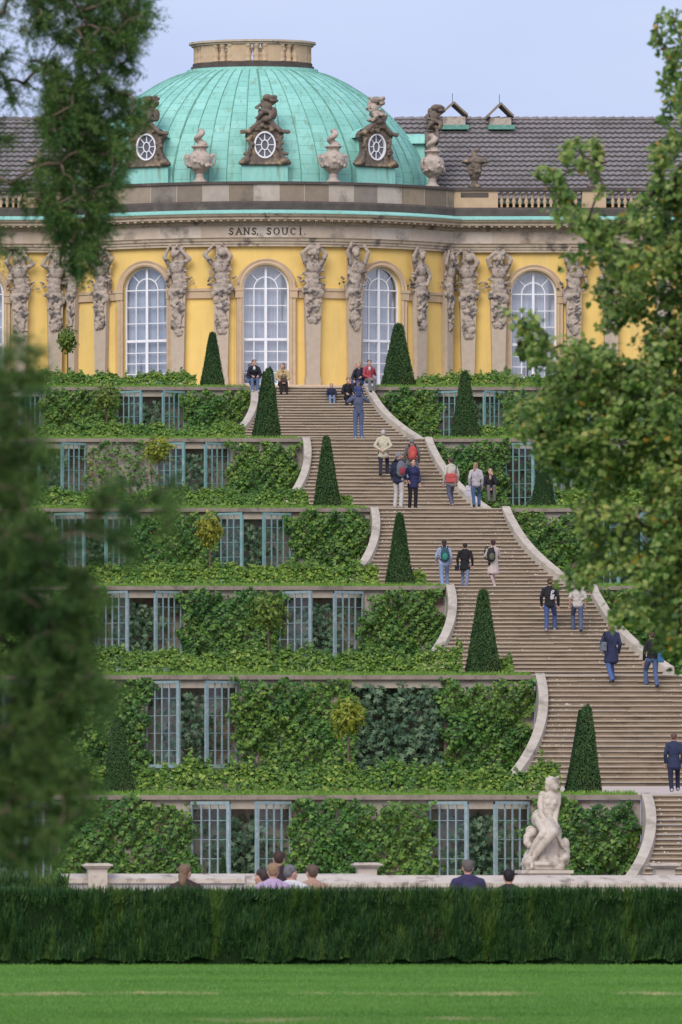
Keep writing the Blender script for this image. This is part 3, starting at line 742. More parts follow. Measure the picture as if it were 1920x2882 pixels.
# roofs of the wings: rows of pantiles as stepped geometry
def roof(s):
    x0, x1 = (6.2, XE); rows = 17; y0, z0, y1, z1 = YW + .75, 27.25, YW + 6.2, 30.95
    nx = int((x1 - x0) / .0625); vs = []; fs = []
    xs = x0 + np.arange(nx + 1) * .0625
    for r in range(rows):
        for e in (0, 1):
            f = (r + e * 1.06) / rows; zz = z0 + (z1 - z0) * f + (.082 if e == 0 else 0.0); yy = y0 + (y1 - y0) * f
            if e == 0:
                for x in xs: vs.append((s * x, yy, zz - .082))
            for x in xs: vs.append((s * x, yy, zz + .022 * math.sin(x * 2 * math.pi / .25)))
    w = nx + 1
    for r in range(rows):
        for e in (0, 1):
            o = (r * 3 + e) * w
            fs += [(o + i, o + i + 1, o + w + i + 1, o + w + i) for i in range(nx)]
    mi = np.array(([1] * nx + [0] * nx) * rows); me = np_mesh('roof', np.array(vs), np.array(fs), [M['tile'], M['tile_gap_shade']], mi); o = put(link('tiled_roof', me))
    mb = MB(); k = 0; x = x0
    while x < x1: mb.tube([(s * x, y1, z1 + .02), (s * (x + .4), y1, z1 + .045)], [.085, .11], 7); x += .39
    rd = mb.build('ridge_tiles', M['tile']); rd.parent = o
    mb = MB(); mb.add([(s * x0, y1, z1), (s * x1, y1, z1), (s * x1, y1 + 5, z0), (s * x0, y1 + 5, z0)], [(0, 1, 2, 3)]); r2 = mb.build('rear_slope', M['tile']); r2.parent = o
    mb = MB(); mb.box(*sorted((s * 7.0, s * XE)), YW + .5, YW + .8, 27.1, 27.22); g = mb.build('gutter', M['copper_plain']); g.parent = o
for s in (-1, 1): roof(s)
# ridge ventilators with open gables
def vent(x, w, h):
    v = put(empty('ridge_ventilator', (x, YW + 5.9, 30.6)))
    mb = MB(); mb.box(-w / 2 - .1, w / 2 + .1, -.75, .6, -.12, .06); mb.build('base', M['copper_rib'], v)
    mb = MB(); mb.box(-w / 2, w / 2, -.45, .45, .06, h); mb.build('box', M['urnstone'], v)
    mb = MB()
    for s in (-1, 1):
        a, b = Vector((s * (w / 2 + .1), 0, h)), Vector((0, 0, h + .52))
        for y in (-.45,):
            mb.add([(a.x, -.55, a.z), (b.x, -.55, b.z), (b.x, .55, b.z), (a.x, .55, a.z), (a.x, -.55, a.z + .1), (b.x, -.55, b.z + .1), (b.x, .55, b.z + .1), (a.x, .55, a.z + .1)],
                   [(0, 1, 2, 3), (4, 7, 6, 5), (0, 4, 5, 1), (1, 5, 6, 2), (2, 6, 7, 3), (3, 7, 4, 0)])
    mb.build('gable', M['coping'], v)
    mb = MB(); mb.tube([(0, 0, h + .58), (0, 0, h + .98)], .012, 5); mb.build('spike', M['dark'], v)
vent(PX(1040, YW + 5.9), .95, .42); vent(PX(1148, YW + 5.9), .85, .38)

# sculptures that stand on the roofline ---------------------------------------------------------------------
def putto(seed, mat):
    rnd = random.Random(seed); mb = MB(); l = rnd.uniform(-.06, .06)
    mb.ell((0, 0, .06), (.26, .2, .1)); mb.ell((l, 0, .5), (.15, .13, .2)); mb.ell((0, 0, .3), (.18, .16, .16))
    hx_ = l + rnd.uniform(-.05, .05); mb.ell((hx_, -.03, .86), (.125, .13, .14)); mb.cap((l, 0, .62), (hx_, -.01, .76), .07)
    for i in range(8): mb.ell((hx_ + rnd.uniform(-.1, .1), .03 + rnd.uniform(-.08, .08), .93 + rnd.uniform(-.05, .05)), .055, 6, 5)
    mb.cap((l - .14, 0, .6), (l - .28, -.1, .46), .06, .05, 7); mb.cap((l - .28, -.1, .46), (l - .2, -.2, .38), .05, .04, 7)
    mb.cap((l + .14, 0, .6), (l + .27, -.06, .74), .06, .05, 7); mb.cap((l + .25, -.06, .72), (l + .17, -.1, .9), .065, .06, 7); mb.ell((l + .05, .1, .72), (.2, .1, .2))
    for i in range(6): mb.ell((l + .19 + rnd.uniform(-.07, .07), -.04 + rnd.uniform(-.06, .06), .86 + rnd.uniform(-.14, .1)), .075, 6, 5)
    mb.cap((.1, -.05, .3), (.16, -.26, .22), .09, .07, 7); mb.cap((.16, -.26, .22), (.12, -.26, -.02), .07, .05, 7)
    mb.cap((-.1, -.05, .3), (-.12, -.26, .2), .09, .07, 7); mb.cap((-.12, -.26, .2), (-.2, -.2, -.0), .07, .05, 7)
    mb.ell((.24, .04, .25), (.1, .1, .27))
    return mb.body('cherub', [mat], .018, 1)
LB_ = ['dark stone cherub seated on the dormer in the middle of the dome', 'grey stone cherub seated on the dormer right of the middle one', 'brown cherub on the dormer beside the conifer branches',
       'dark winged cherub outlined against the sky beside the right roof', 'stone cherub on the side dormer behind the conifer']
for i, (x, y, z, rz) in enumerate(DPOS):
    o = link('cherub_statue', putto(20 + i, M['crust' if i in (0, 2, 3, 4) else 'carved']), None, (x, y + .0, z + 1.80), rz if i < 3 else rz * .2); o.scale = (1.5, 1.4, 1.0)
    tag(o, LB_[i], 'statue', 'cherubs on the dome dormers')
def urn():
    mb = MB(); rnd = random.Random(9)
    mb.lathe([(.3, 0), (.3, .06), (.2, .1), (.16, .2), (.17, .3), (.13, .33), (.2, .4), (.38, .56), (.47, .74), (.49, .9), (.46, 1.04), (.36, 1.16), (.26, 1.22), (.24, 1.32), (.31, 1.38), (.36, 1.42), (.3, 1.46), (.12, 1.48)], 22)
    for i in range(26):
        a = rnd.uniform(0, 6.28); z = rnd.uniform(.62, 1.02); r = .47
        mb.ell((r * math.cos(a), r * math.sin(a), z), rnd.uniform(.05, .09), 6, 5)
    for i in range(13):                                      # twisting flame
        f = i / 13; a = f * 8; r = .2 * (1 - f * .35); mb.ell((r * .55 * math.cos(a), r * .55 * math.sin(a), 1.5 + f * .6), (r, r, .1), 7, 5)
    for s in (-1, 1):
        pts = [(s * .4, 0, .62), (s * .56, 0, .74), (s * .62, 0, .95), (s * .58, 0, 1.1), (s * .48, 0, 1.08)]
        for p, q in zip(pts[:-1], pts[1:]): mb.cap(p, q, .05, .05, 6)
    return mb.body('urn', [M['urnstone']], .024, 1)
um = urn()
for x, lb_ in ((-2.58, 'pale stone flame urn on the parapet between the left and middle dormers'), (2.7, 'pale stone flame urn on the parapet between the middle and right dormers'),
               (6.9, 'pale stone flame urn at the right end of the curved parapet, before the grey roof'), (-6.9, 'pale stone flame urn on the parapet behind the conifer')):
    t = math.asin(x / (BR - .1)); o = link('stone_urn', um, None, (x, YC - (BR - .1) * math.cos(t), 27.66), t); tag(o, lb_, 'urn', 'urns on the curved parapet')
def trophy(seed):
    mb = MB(); rnd = random.Random(seed)
    mb.lathe([(.26, 0), (.26, .1), (.15, .16), (.12, .3), (.2, .42), (.26, .6), (.3, .85), (.24, 1.0)], 14)
    mb.ell((0, 0, 1.05), (.58, .3, .13)); mb.ell((.1, 0, 1.12), (.4, .25, .13))
    for i in range(16): mb.ell((rnd.uniform(-.55, .55), rnd.uniform(-.15, .15), 1.0 + rnd.uniform(-.12, .16)), rnd.uniform(.05, .1), 6, 5)
    for i in range(14): mb.ell((rnd.uniform(-.2, .2), -.22 + rnd.uniform(-.04, .04), rnd.uniform(.4, .95)), rnd.uniform(.05, .09), 6, 5)
    mb.ell((0, 0, 1.28), (.14, .14, .16)); mb.cap((0, 0, 1.35), (.2, 0, 1.58), .06, .04, 6); mb.cap((0, 0, 1.35), (-.22, 0, 1.55), .06, .04, 6); mb.ell((.03, 0, 1.48), .08)
    return mb.body('trophy', [M['crust']], .024, 1)
tm = trophy(3)
for x, lb_ in ((8.68, 'black carved trophy on the right balustrade, just past the dome'), (13.42, 'black carved trophy on the balustrade half hidden by the linden tip'), (-8.68, 'black carved trophy on the left balustrade behind the conifer')):
    tag(link('carved_trophy', tm, None, (x, YW + .02, 27.68), 0), lb_, 'sculpture', 'trophies on the balustrades')
# a closed room behind the glass keeps the windows dark inside
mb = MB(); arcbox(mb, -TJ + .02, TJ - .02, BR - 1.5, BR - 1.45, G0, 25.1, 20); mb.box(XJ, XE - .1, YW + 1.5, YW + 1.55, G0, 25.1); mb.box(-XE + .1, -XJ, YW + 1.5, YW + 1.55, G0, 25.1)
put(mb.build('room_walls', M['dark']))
# ------------------------------------------------------------------ terraces
def wall_mat():
    m, t, b = nodes('terrace_wall_plaster')
    f = noise(t, 3, 6, .65); f2 = noise(t, .5, 4)
    col = ramp(t, f, [(.3, (.28, .235, .20)), (.7, (.44, .38, .325))])
    tc = N(t, 'ShaderNodeTexCoord'); mp = N(t, 'ShaderNodeMapping'); mp.inputs['Rotation'].default_value = (R(90), 0, 0); t.links.new(tc.outputs['Object'], mp.inputs[0])
    br = N(t, 'ShaderNodeTexBrick'); br.inputs['Scale'].default_value = 1; br.inputs['Brick Width'].default_value = .26; br.inputs['Row Height'].default_value = .085; br.inputs['Mortar Size'].default_value = .012
    br.inputs['Color1'].default_value = (.27, .155, .115, 1); br.inputs['Color2'].default_value = (.22, .13, .1, 1); br.inputs['Mortar'].default_value = (.26, .23, .2, 1); t.links.new(mp.outputs[0], br.inputs['Vector'])
    col = mix(t, ramp(t, f2, [(.55, (0, 0, 0)), (.6, (1, 1, 1))]), col, br.outputs['Color'])
    b.inputs['Roughness'].default_value = .92; b.inputs['Specular IOR Level'].default_value = .15
    t.links.new(col, b.inputs['Base Color']); bump(t, b, f, .3)
    return m
M['terwall'] = wall_mat()
def soil_mat():
    m, t, b = nodes('terrace_soil'); f = noise(t, 2.5, 5)
    t.links.new(ramp(t, f, [(.35, (.12, .095, .07)), (.65, (.07, .1, .03))]), b.inputs['Base Color']); b.inputs['Roughness'].default_value = .95
    return m
M['soil'] = soil_mat()
M['turf'] = pm('edge_turf', (.14, .27, .045), (.09, .19, .03), 5, .9, .1, .2)
M['turfblade'] = leafmat('edge_grass', [(0, (.08, .17, .022)), (.6, (.15, .28, .04)), (1, (.25, .36, .065))], .6, .3)
SK = [75.0, 79.8, 86.0, 92.9, 101.1, 110.8]; YKP = [1089, 1234, 1430, 1649, 1900, 2237]
TY = [F / s for s in SK]; TZ = [CZ + (HZ - y) / s for s, y in zip(SK, YKP)]
TY.append(188.6); TZ.append(0.12)                      # foot of the lowest flight
ORD = ['topmost', 'second', 'third', 'fourth', 'fifth', 'lowest']
FD, NS, RISE = 5.2, 22, .30                              # flight depth, steps, fall of each landing
def foot(k): return TZ[k + 1] + (RISE if k < 5 else 0.0)  # height at the foot of flight k
def w_out(t): return 2.29 + 1.55 * max(t, 0) ** 2.2
XL, XR = -30.0, 27.0
NICHES = [[6.0, 11.4, 17.0, 22.6], [6.15, 11.2, 16.9, 22.6], [6.15, 11.35, 17.0, 22.7], [6.05, 11.55, 17.2, 22.8], [6.1, 11.85, 17.5, 23.1], [6.4, 12.45, 18.3, 23.9]]; NH = 1.3
# floors: each terrace rises gently from its front edge to the next wall
for k in range(6):
    yf, yb, zf = TY[k], (TY[k - 1] if k else 340.0), TZ[k]
    mb = MB(); zb2 = zf + RISE
    mb.add([(XL, yf + .5, zf - .02), (XR, yf + .5, zf - .02), (XR, yb, zb2 - .02), (XL, yb, zb2 - .02)], [(0, 1, 2, 3)])
    kind(mb.build('terrace_ground', M['soil']), 'structure')
    ys = yb - (FD + .2 if k else 0)
    mb = MB(); mb.add([(-2.25, yf + .02, zf - .01), (2.25, yf + .02, zf - .01), (4.1, yf + 2.2, zf + .04), (4.1, ys, zb2 + .012), (-4.1, ys, zb2 + .012), (-4.1, yf + 2.2, zf + .04)], [(0, 1, 2, 3, 4, 5)])
    mb.add([(-2.25, yf + .02, zf - .3), (2.25, yf + .02, zf - .3), (2.25, yf + .02, zf - .01), (-2.25, yf + .02, zf - .01)], [(0, 1, 2, 3)])
    kind(mb.build('gravel_landing', M['gravel']), 'structure')
# flights of steps
def flight(k):
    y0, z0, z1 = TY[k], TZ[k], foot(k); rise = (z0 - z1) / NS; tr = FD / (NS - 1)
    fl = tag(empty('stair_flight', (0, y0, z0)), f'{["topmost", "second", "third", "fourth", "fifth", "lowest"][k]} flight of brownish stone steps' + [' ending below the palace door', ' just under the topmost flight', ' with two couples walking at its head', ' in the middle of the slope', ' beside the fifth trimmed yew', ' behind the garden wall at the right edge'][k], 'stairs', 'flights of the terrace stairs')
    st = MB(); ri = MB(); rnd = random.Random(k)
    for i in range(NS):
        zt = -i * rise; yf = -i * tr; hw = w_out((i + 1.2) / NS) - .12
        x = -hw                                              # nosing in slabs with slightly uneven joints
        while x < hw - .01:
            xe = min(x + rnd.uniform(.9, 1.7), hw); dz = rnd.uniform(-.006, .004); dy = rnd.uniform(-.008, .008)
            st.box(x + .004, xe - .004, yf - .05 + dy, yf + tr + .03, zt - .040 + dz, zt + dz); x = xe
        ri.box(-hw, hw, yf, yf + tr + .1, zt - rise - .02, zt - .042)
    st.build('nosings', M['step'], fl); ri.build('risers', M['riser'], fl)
    for s in (-1, 1):                                        # curved side walls
        mb = MB(); vs = []; n = 24
        for j in range(n + 1):
            t = j / n; y = -FD * 1.02 * t; wo = w_out(t); zt = .06 + (z1 - z0) * t + .13 * min(1, t * 4) + .05 * t
            zb = -(z0 - TZ[k + 1]) - .1
            dw = 1.55 * 2.2 * t ** 1.2 / FD; l = math.hypot(1, dw); nx, ny = 1 / l, -dw / l   # across the wall
            xi, yi = wo - .26 * nx, y - .26 * ny * -1 * 0
            vs += [(s * wo, y, zb), (s * wo, y, zt), (s * (wo - .26 * l ** .5), y, zt), (s * (wo - .26 * l ** .5), y, zb)]
        fs = [(j * 4 + q, j * 4 + (q + 1) % 4, (j + 1) * 4 + (q + 1) % 4, (j + 1) * 4 + q) for j in range(n) for q in range(4)] + [(0, 1, 2, 3), (n * 4 + 3, n * 4 + 2, n * 4 + 1, n * 4)]
        mb.add(vs, fs); mb.build('side_wall', M['plaster'], fl)
    return fl
for k in range(6): flight(k)
# petals and leaf litter lying on the steps
pos = []
for k in range(6):
    rise = (TZ[k] - foot(k)) / NS; tr = FD / (NS - 1)
    n = [120, 160, 260, 520, 420, 160][k]
    i = RNG.integers(1, NS - 1, n); hw = np.array([w_out((a + 1.2) / NS) - .35 for a in i])
    x = np.sign(RNG.uniform(-1, 1, n)) * hw * (1 - np.abs(RNG.normal(0, .28, n)).clip(0, 1.6))
    pos.append(np.stack([x, TY[k] - (i - .02) * tr + RNG.uniform(-.02, .05, n), TZ[k] - i * rise + .012], 1))
pos = np.concatenate(pos); n = len(pos)
M['litter'] = leafmat('fallen_petals', [(0, (.25, .2, .15)), (.5, (.42, .38, .34)), (1, (.6, .57, .54))], .7, .1)
kind(leaves('leaf_litter', pos, RNG.normal(0, .35, (n, 3)) + np.array([0, -.5, 1]), RNG.normal(0, 1, (n, 3)), RNG.uniform(.02, .05, n), BLADE, M['litter'], aspect=1.2), 'stuff')

# lattice doors, shared by all niches
def leaf_mesh(h, name, mat):
    mb = MB(); w = 1.22
    mb.box(0, .05, -.025, .025, 0, h); mb.box(w - .10, w, -.035, .035, 0, h); mb.box(0, w, -.03, .03, h - .075, h); mb.box(0, w, -.03, .03, 0, .1)
    for i in range(1, 4):
        x = .07 + (w - .19) * i / 4; mb.box(x - .019, x + .019, -.018, .018, .1, h - .075)
    for i in range(1, 5): mb.box(.07, w - .12, -.008, .008, h * i / 5 - .008, h * i / 5 + .008)
    return mb.mesh(name, mat)
DOORH = 2.42
DM = [leaf_mesh(DOORH, 'lattice_door', M['teal']), leaf_mesh(DOORH, 'lattice_door', M['greyteal'])]
gb = MB(); gb.add([(.06, .0, .08), (1.12, .0, .08), (1.12, .0, DOORH - .08), (.06, .0, DOORH - .08)], [(0, 1, 2, 3)]); GLM = gb.mesh('pane', M['thin_glass'])
SIDE = {-1: 'left', 1: 'right'}
def terrace_wall(k, s):
    zt, zb, y = TZ[k], TZ[k + 1] - .1, TY[k]
    xe = abs(XL) if s < 0 else XR
    tw = tag(empty('terrace_wall', (s * 2.3, y, zb)), f'{ORD[k]} terrace wall {SIDE[s]} of the stairs, with coping and {"grey-blue" if k > 2 else "teal green"} lattice doors', 'wall', 'retaining walls of the vineyard terraces')
    off = Vector((-s * 2.3, -y, -zb))
    def B(mb, nm, mat): o = mb.build(nm, mat, tw); o.location = off; return o
    mb = MB(); x = 2.29
    def bx(a, b, y0, y1, z0, z1): mb.box(min(s * a, s * b), max(s * a, s * b), y0, y1, z0, z1)
    for c in NICHES[k]:
        if c > xe: break
        bx(x, c - NH, y + .06, y + .9, zb, zt - .13)
        bx(c - NH, c + NH, y + .7, y + 1.0, zb, zt - .13); x = c + NH
    bx(x, xe, y + .06, y + .9, zb, zt - .13)
    B(mb, 'masonry', M['terwall'])
    mb = MB()
    for c in NICHES[k]:
        if c < xe: mb.box(min(s * (c - NH), s * (c + NH)), max(s * (c - NH), s * (c + NH)), y + .03, y + .9, zt - .36, zt - .13)
    B(mb, 'lintel', M['surround'] if k > 9 else M['coping2'])
    mb = MB(); rnd = random.Random(k * 3 + s); x = 2.3
    while x < xe:
        e = min(x + rnd.uniform(1.2, 2.2), xe); dz = rnd.uniform(-.008, .006)
        mb.box(min(s * x, s * (e - .006)), max(s * x, s * (e - .006)), y - .09 + rnd.uniform(-.012, .012), y + .55, zt - .125, zt + dz); x = e
    B(mb, 'coping', M['coping'])
    for ci, c in enumerate(NICHES[k]):
        if c > min(xe, 20) or (k == 4 and c < 7 and s < 0): continue
        for q in (-1, 1):
            hx_ = c + q * (NH - .03)
            r = Vector((s * hx_ - s * 2.3, -.0, zt - .17 - DOORH - zb))
            ang = rnd.uniform(36, 46); a = R(180 + ang) if (s * q) > 0 else R(-ang)
            d = link('lattice_door', DM[0 if k < 3 else 1], tw, r, a)
            link('pane', GLM, d)
    return tw
M['coping2'] = pm('lintel_stone', (.37, .32, .26), (.29, .25, .2), 4, .9, .2, .2)
for k in range(6):
    for s in (-1, 1): terrace_wall(k, s)

# turf strip along each terrace edge
for k in range(6):
    mb = MB(); y, z = TY[k], TZ[k]
    for s in (-1, 1):
        xe = abs(XL) if s < 0 else XR
        a = 2.35
        mb.box(min(s * a, s * xe), max(s * a, s * xe), y + .15, y + 2.4, z - .1, z + .05)
    kind(mb.build('turf_strip', M['turf']), 'structure')
    n = 6500; x = RNG.uniform(-19, 14, n); x = x[np.abs(x) > 2.4]; n = len(x)
    p = np.stack([x, y + RNG.uniform(.1, .6, n), np.full(n, z + .03)], 1)
    kind(leaves('grass_edge', p, RNG.normal(0, .5, (n, 3)) + np.array([0, -1, .2]), RNG.normal(0, .35, (n, 3)) + np.array([0, 0, 1.]), RNG.uniform(.05, .13, n), BLADE, M['turfblade'], aspect=.2), 'stuff')

# vines -----------------------------------------------------------------------------------------------------
def vine_panel(x0, x1, k, label, dens=480, thick=.6):
    zb, zt, y = TZ[k + 1] + .1, TZ[k] - .1, TY[k]; lo, hi_ = min(x0, x1), max(x0, x1); ph = k * 1.7 + x0
    m = .42; n = int((hi_ - lo + 2 * m) * (zt - zb + .3) * dens)
    x = RNG.uniform(lo - m, hi_ + m, n); z = RNG.uniform(zb, zt + .3, n)
    big = wav(x, z, .9, ph); mid = wav(x, z, 2.3, ph + 3); fine = wav(x, z, 5.5, ph + 7)
    edge = np.minimum(x - lo, hi_ - x) + .34 * wav(z, x * 0 + x0, 1.5, ph) + .16 * fine      # ragged sides with hanging shoots
    top = zt - z - .06 + .22 * wav(x, x * 0, 1.1, ph) + .12 * fine                          # climbs over the coping here and there
    keep = (edge > 0) & (top > 0) & (big + .55 * mid + .3 * fine > -1.0) & (RNG.random(n) < (.55 if dens < 300 else 1))
    x, z, big, mid, fine, top = x[keep], z[keep], big[keep], mid[keep], fine[keep], top[keep]; n = len(x)
    d = thick * np.clip(.45 + .34 * big + .34 * mid + .16 * fine, .05, 1.5)
    d = np.where(z > zt - .08, np.maximum(d, .22), d)
    yy = y + .05 - d * RNG.uniform(0, 1, n) ** .3
    e = .08; hf = lambda u, v: .34 * wav(u, v, .9, ph) + .26 * wav(u, v, 2.3, ph + 3)
    gx = (hf(x + e, z) - hf(x - e, z)) / (2 * e) * thick * .7; gz = (hf(x, z + e) - hf(x, z - e)) / (2 * e) * thick * .7
    nr = np.stack([-gx, -np.ones(n), .5 - gz], 1) + RNG.normal(0, .3, (n, 3))
    tp = np.stack([RNG.normal(0, .55, n), -.35 * np.ones(n), -np.ones(n)], 1)
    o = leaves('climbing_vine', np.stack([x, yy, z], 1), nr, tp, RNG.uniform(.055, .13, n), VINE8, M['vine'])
    mb = MB(); rnd = random.Random(int(ph * 10))
    for q in range(5):
        xs = rnd.uniform(lo + .2, hi_ - .2); mb.tube([(xs, y - .02, zb - .05), (xs + rnd.uniform(-.3, .3), y - .05, zb + 1.0), (xs + rnd.uniform(-.6, .6), y - .04, zt - .4)], [.03, .022, .012], 5)
        mb.build('stem', M['twig'], o) if q == 4 else None
    return tag(o, label, 'vine', 'vines trained on the terrace walls')
PAN = [(2.36, 4.9, 'beside the stairs'), (7.3, 10.5, 'past the first niche'), (12.9, 16.1, 'past the second niche')]
LOOK = ['light green', 'thin patchy', 'dense dark green', 'bushy', 'thick glossy', 'lush mid-green']
for k in range(6):
    for s in (-1, 1):
        for pi, (a, b_, nm) in enumerate(PAN):
            q_ = [1.17] + NICHES[k]; a, b_ = q_[pi] + 1.19, q_[pi + 1] - 1.19
            thin = (k == 1 and pi == 1 and s < 0)
            vine_panel(s * a, s * b_, k, f'{LOOK[k]} vine on the {ORD[k]} wall {SIDE[s]} of the stairs, {nm}', 240 if thin else 480, .35 if thin else .65)
def vine_row(x0, x1, k, label, h=.66, dep=.9, dens=900):
    y, z = TY[k] + 1.35, TZ[k] + .03; n = int(abs(x1 - x0) * dens); ph = k * 2.3 + x0
    x = RNG.uniform(min(x0, x1), max(x0, x1), n); a = RNG.uniform(-.15, math.pi * .8, n)
    hh = h * (1 + .30 * wav(x, x * 0, .8, ph) + .20 * wav(x, x * 0, 2.9, ph + 2)); rr = RNG.uniform(.45, 1, n) ** .4 * (1 + .16 * wav(x * 1.4, a * 2, 2.0, ph) + .10 * wav(x, a, 6, ph))
    yy = y - dep * .5 * np.cos(a) * rr; zz = z + hh * np.maximum(np.sin(a) * rr, .04)
    st = (wav(x, x * 0, 7.0, ph) > .55) & (np.sin(a) > .55); zz = zz + st * RNG.uniform(0, .26, n)         # upright shoots
    keep = wav(x * 1.2, a * 1.5, 2.6, ph + 5) > -.95
    x, a, yy, zz = x[keep], a[keep], yy[keep], zz[keep]; n = len(x)
    nr = np.stack([RNG.normal(0, .4, n), -np.cos(a) - .35, np.sin(a) + .3], 1) + RNG.normal(0, .45, (n, 3))
    tp = np.stack([RNG.normal(0, .7, n), -.6 * np.ones(n), -.5 * np.ones(n)], 1)
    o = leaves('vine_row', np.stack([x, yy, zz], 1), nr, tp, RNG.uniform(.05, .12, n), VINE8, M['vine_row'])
    mb = MB(); mb.tube([(x0, y + .1, z + .1), ((x0 + x1) / 2, y + .12, z + h * .55), (x1, y + .1, z + .1)], .03, 5)
    mb.build('stems', M['twig'], o)
    return tag(o, label, 'vine', 'low vine rows along the terrace edges')
for k in range(6):
    vine_row(-18.5, -4.2, k, f'low bright vine row edging the {ORD[k]} terrace, left of the stairs', [.55, .5, .62, .66, .66, .7][k])
    vine_row(3.95, 17.5, k, f'low bright vine row edging the {ORD[k]} terrace, right of the stairs', [.5, .55, .62, .66, .66, .7][k])
    # loose shoots round the yews at the stair end of the rows
    vine_row(-3.35, -2.75, k, f'small tuft of vine shoots between yew and stairs, {ORD[k]} terrace', .45, .6) if k in (2, 3, 4) else None
# figs in the niches
def fig(c, s, k, dens=420):
    zb, zt, y = TZ[k + 1], TZ[k] - .55, TY[k]; n = dens; x = s * c + RNG.normal(0, .5, n).clip(-1.15, 1.15)
    if k == 4 and c < 7 and s < 0: n = 1000; x = s * c + RNG.uniform(-1.25, 1.25, n); zt = TZ[k] - .25
    z = zb + .5 + (zt - zb - .5) * RNG.uniform(0, 1, n) ** 1.15; yy = y + .6 - RNG.uniform(0, .6, n) * (1.2 if k == 4 else 1)
    nr = np.stack([RNG.normal(0, .6, n), -np.ones(n), .5 + RNG.normal(0, .5, n)], 1); tp = np.stack([RNG.normal(0, .9, n), -.4 * np.ones(n), RNG.normal(-.3, .7, n)], 1)
    o = empty('fig_bush', (s * c, y + .7, zb))
    lf = leaves('crown', np.stack([x, yy, z], 1) - np.array(o.location), nr, tp, RNG.uniform(.11, .21, n) * (1.12 if n > 600 else 1), FIGL, M['fig'], o)
    mb = MB()
    for i in range(5):
        a = random.uniform(-.7, .7); mb.tube([(a * .2, 0, 0), (a * .7, -.15, .7), (a, -.2, 1.6)], [.04, .03, .015], 5)
    mb.build('trunk', M['twig'], o)
    return tag(o, f'dark {"spreading" if n > 600 else "slender"} fig in the {"first" if c < 8 else "second" if c < 14 else "third"} niche {SIDE[s]} of the stairs, {ORD[k]} wall', 'fig', 'figs in the wall niches')
for k in range(6):
    for s in (-1, 1):
        for c in NICHES[k][:3 if s < 0 else 2]: fig(c, s, k)

# clipped yew pyramids ----------------------------------------------------------------------------------------
def yew_mesh(seed):
    r = np.random.default_rng(seed); n = 9000; H = 2.15; b, tp = .47, .115; lx, ly = r.normal(0, .02, 2)
    z = H * (1 - np.sqrt(r.uniform(0, 1, n)) * 1.0); z = H * r.beta(1, 1.35, n)
    hw = b + (tp - b) * (z / H) ** .93; face = r.integers(0, 4, n); u = r.uniform(-1, 1, n)
    hw = hw * (1 + .05 * wav(u * 2, z * 2, 1.3, seed)) + r.normal(0, .014, n); hw = hw * np.where(np.abs(u) > .86, .97, 1)
    x = np.where(face == 0, u * hw, np.where(face == 1, u * hw, np.where(face == 2, hw, -hw))); y = np.where(face == 0, -hw, np.where(face == 1, hw, u * hw))
    fx = np.where(face == 2, 1, np.where(face == 3, -1, 0)); fy = np.where(face == 0, -1, np.where(face == 1, 1, 0))
    top = r.random(n) < .045; x = np.where(top, r.uniform(-1, 1, n) * tp, x); y = np.where(top, r.uniform(-1, 1, n) * tp, y); z = np.where(top, H + .05 - (x * x + y * y) * 4 + r.normal(.0, .03, n), z); x = x + lx * z; y = y + ly * z
    nr = np.stack([fx, fy, np.full(n, .18)], 1) + r.normal(0, .55, (n, 3))
    t = np.stack([fx * .6, fy * .6, np.full(n, .75)], 1) + r.normal(0, .55, (n, 3))
    tv, tf = BLADE; nr = unit(nr); t = unit(t - nr * np.sum(t * nr, 1, keepdims=True)); bb = np.cross(t, nr); sz = r.uniform(.04, .085, n)[:, None, None]
    p = np.stack([x, y, z], 1) - t * .03
    co = p[:, None, :] + sz * (tv[None, :, 0:1] * .38 * bb[:, None] + tv[None, :, 1:2] * t[:, None] + tv[None, :, 2:3] * nr[:, None])
    fs = (tf[None] + (np.arange(n) * 5)[:, None, None]).reshape(-1, 3)
    k = .94
    cv = np.array([(sx * w * k, sy * w * k, zz) for w, zz in ((b, 0), (tp, H - .02)) for sx, sy in ((-1, -1), (1, -1), (1, 1), (-1, 1))])
    cf = np.array([(0, 1, 5), (0, 5, 4), (1, 2, 6), (1, 6, 5), (2, 3, 7), (2, 7, 6), (3, 0, 4), (3, 4, 7), (4, 5, 6), (4, 6, 7)])
    co = co.reshape(-1, 3); mi = np.concatenate([np.zeros(len(fs)), np.ones(len(cf))])
    return np_mesh('clipped_yew', np.concatenate([co, cv]), np.concatenate([fs, cf + len(co)]), [M['yew'], M['yewcore']], mi)
YM = [yew_mesh(q) for q in range(1, 7)]
YW_ = [(0, 488, 768, 887, 57), (0, 915, 748, 886, 78), (1, 612, 852, 1005, 66), (1, 1070, 858, 1003, 66), (2, 752, 1008, 1163, 63), (2, 1248, 1056, 1163, 60), (3, 918, 1183, 1340, 64), (4, 1110, 1365, 1548, 80), (5, 1340, 1628, 1817, 82), (5, 272, 1660, 1822, 78), (4, 133, 1385, 1548, 76)]
YL = ['clipped yew pyramid beside the palace steps, before the left bow window', 'widest clipped yew, shaggy-edged, before the right bow window', 'clipped yew left of the stairs, in front of the topmost flight', 'clipped yew right of the stairs before the topmost lattice doors',
      'clipped yew left of the stairs, in front of the second flight', 'blunt clipped yew right of the stairs between teal doors of the second wall', 'clipped yew on the fourth terrace edge, in front of the third flight', 'clipped yew on the fifth terrace edge, in front of the fourth flight',
      'clipped yew with a brown patch, on the lowest terrace above the marble statue', 'dark clipped yew far from the stairs, beside the blurred conifer', 'clipped yew hidden behind the blurred conifer']
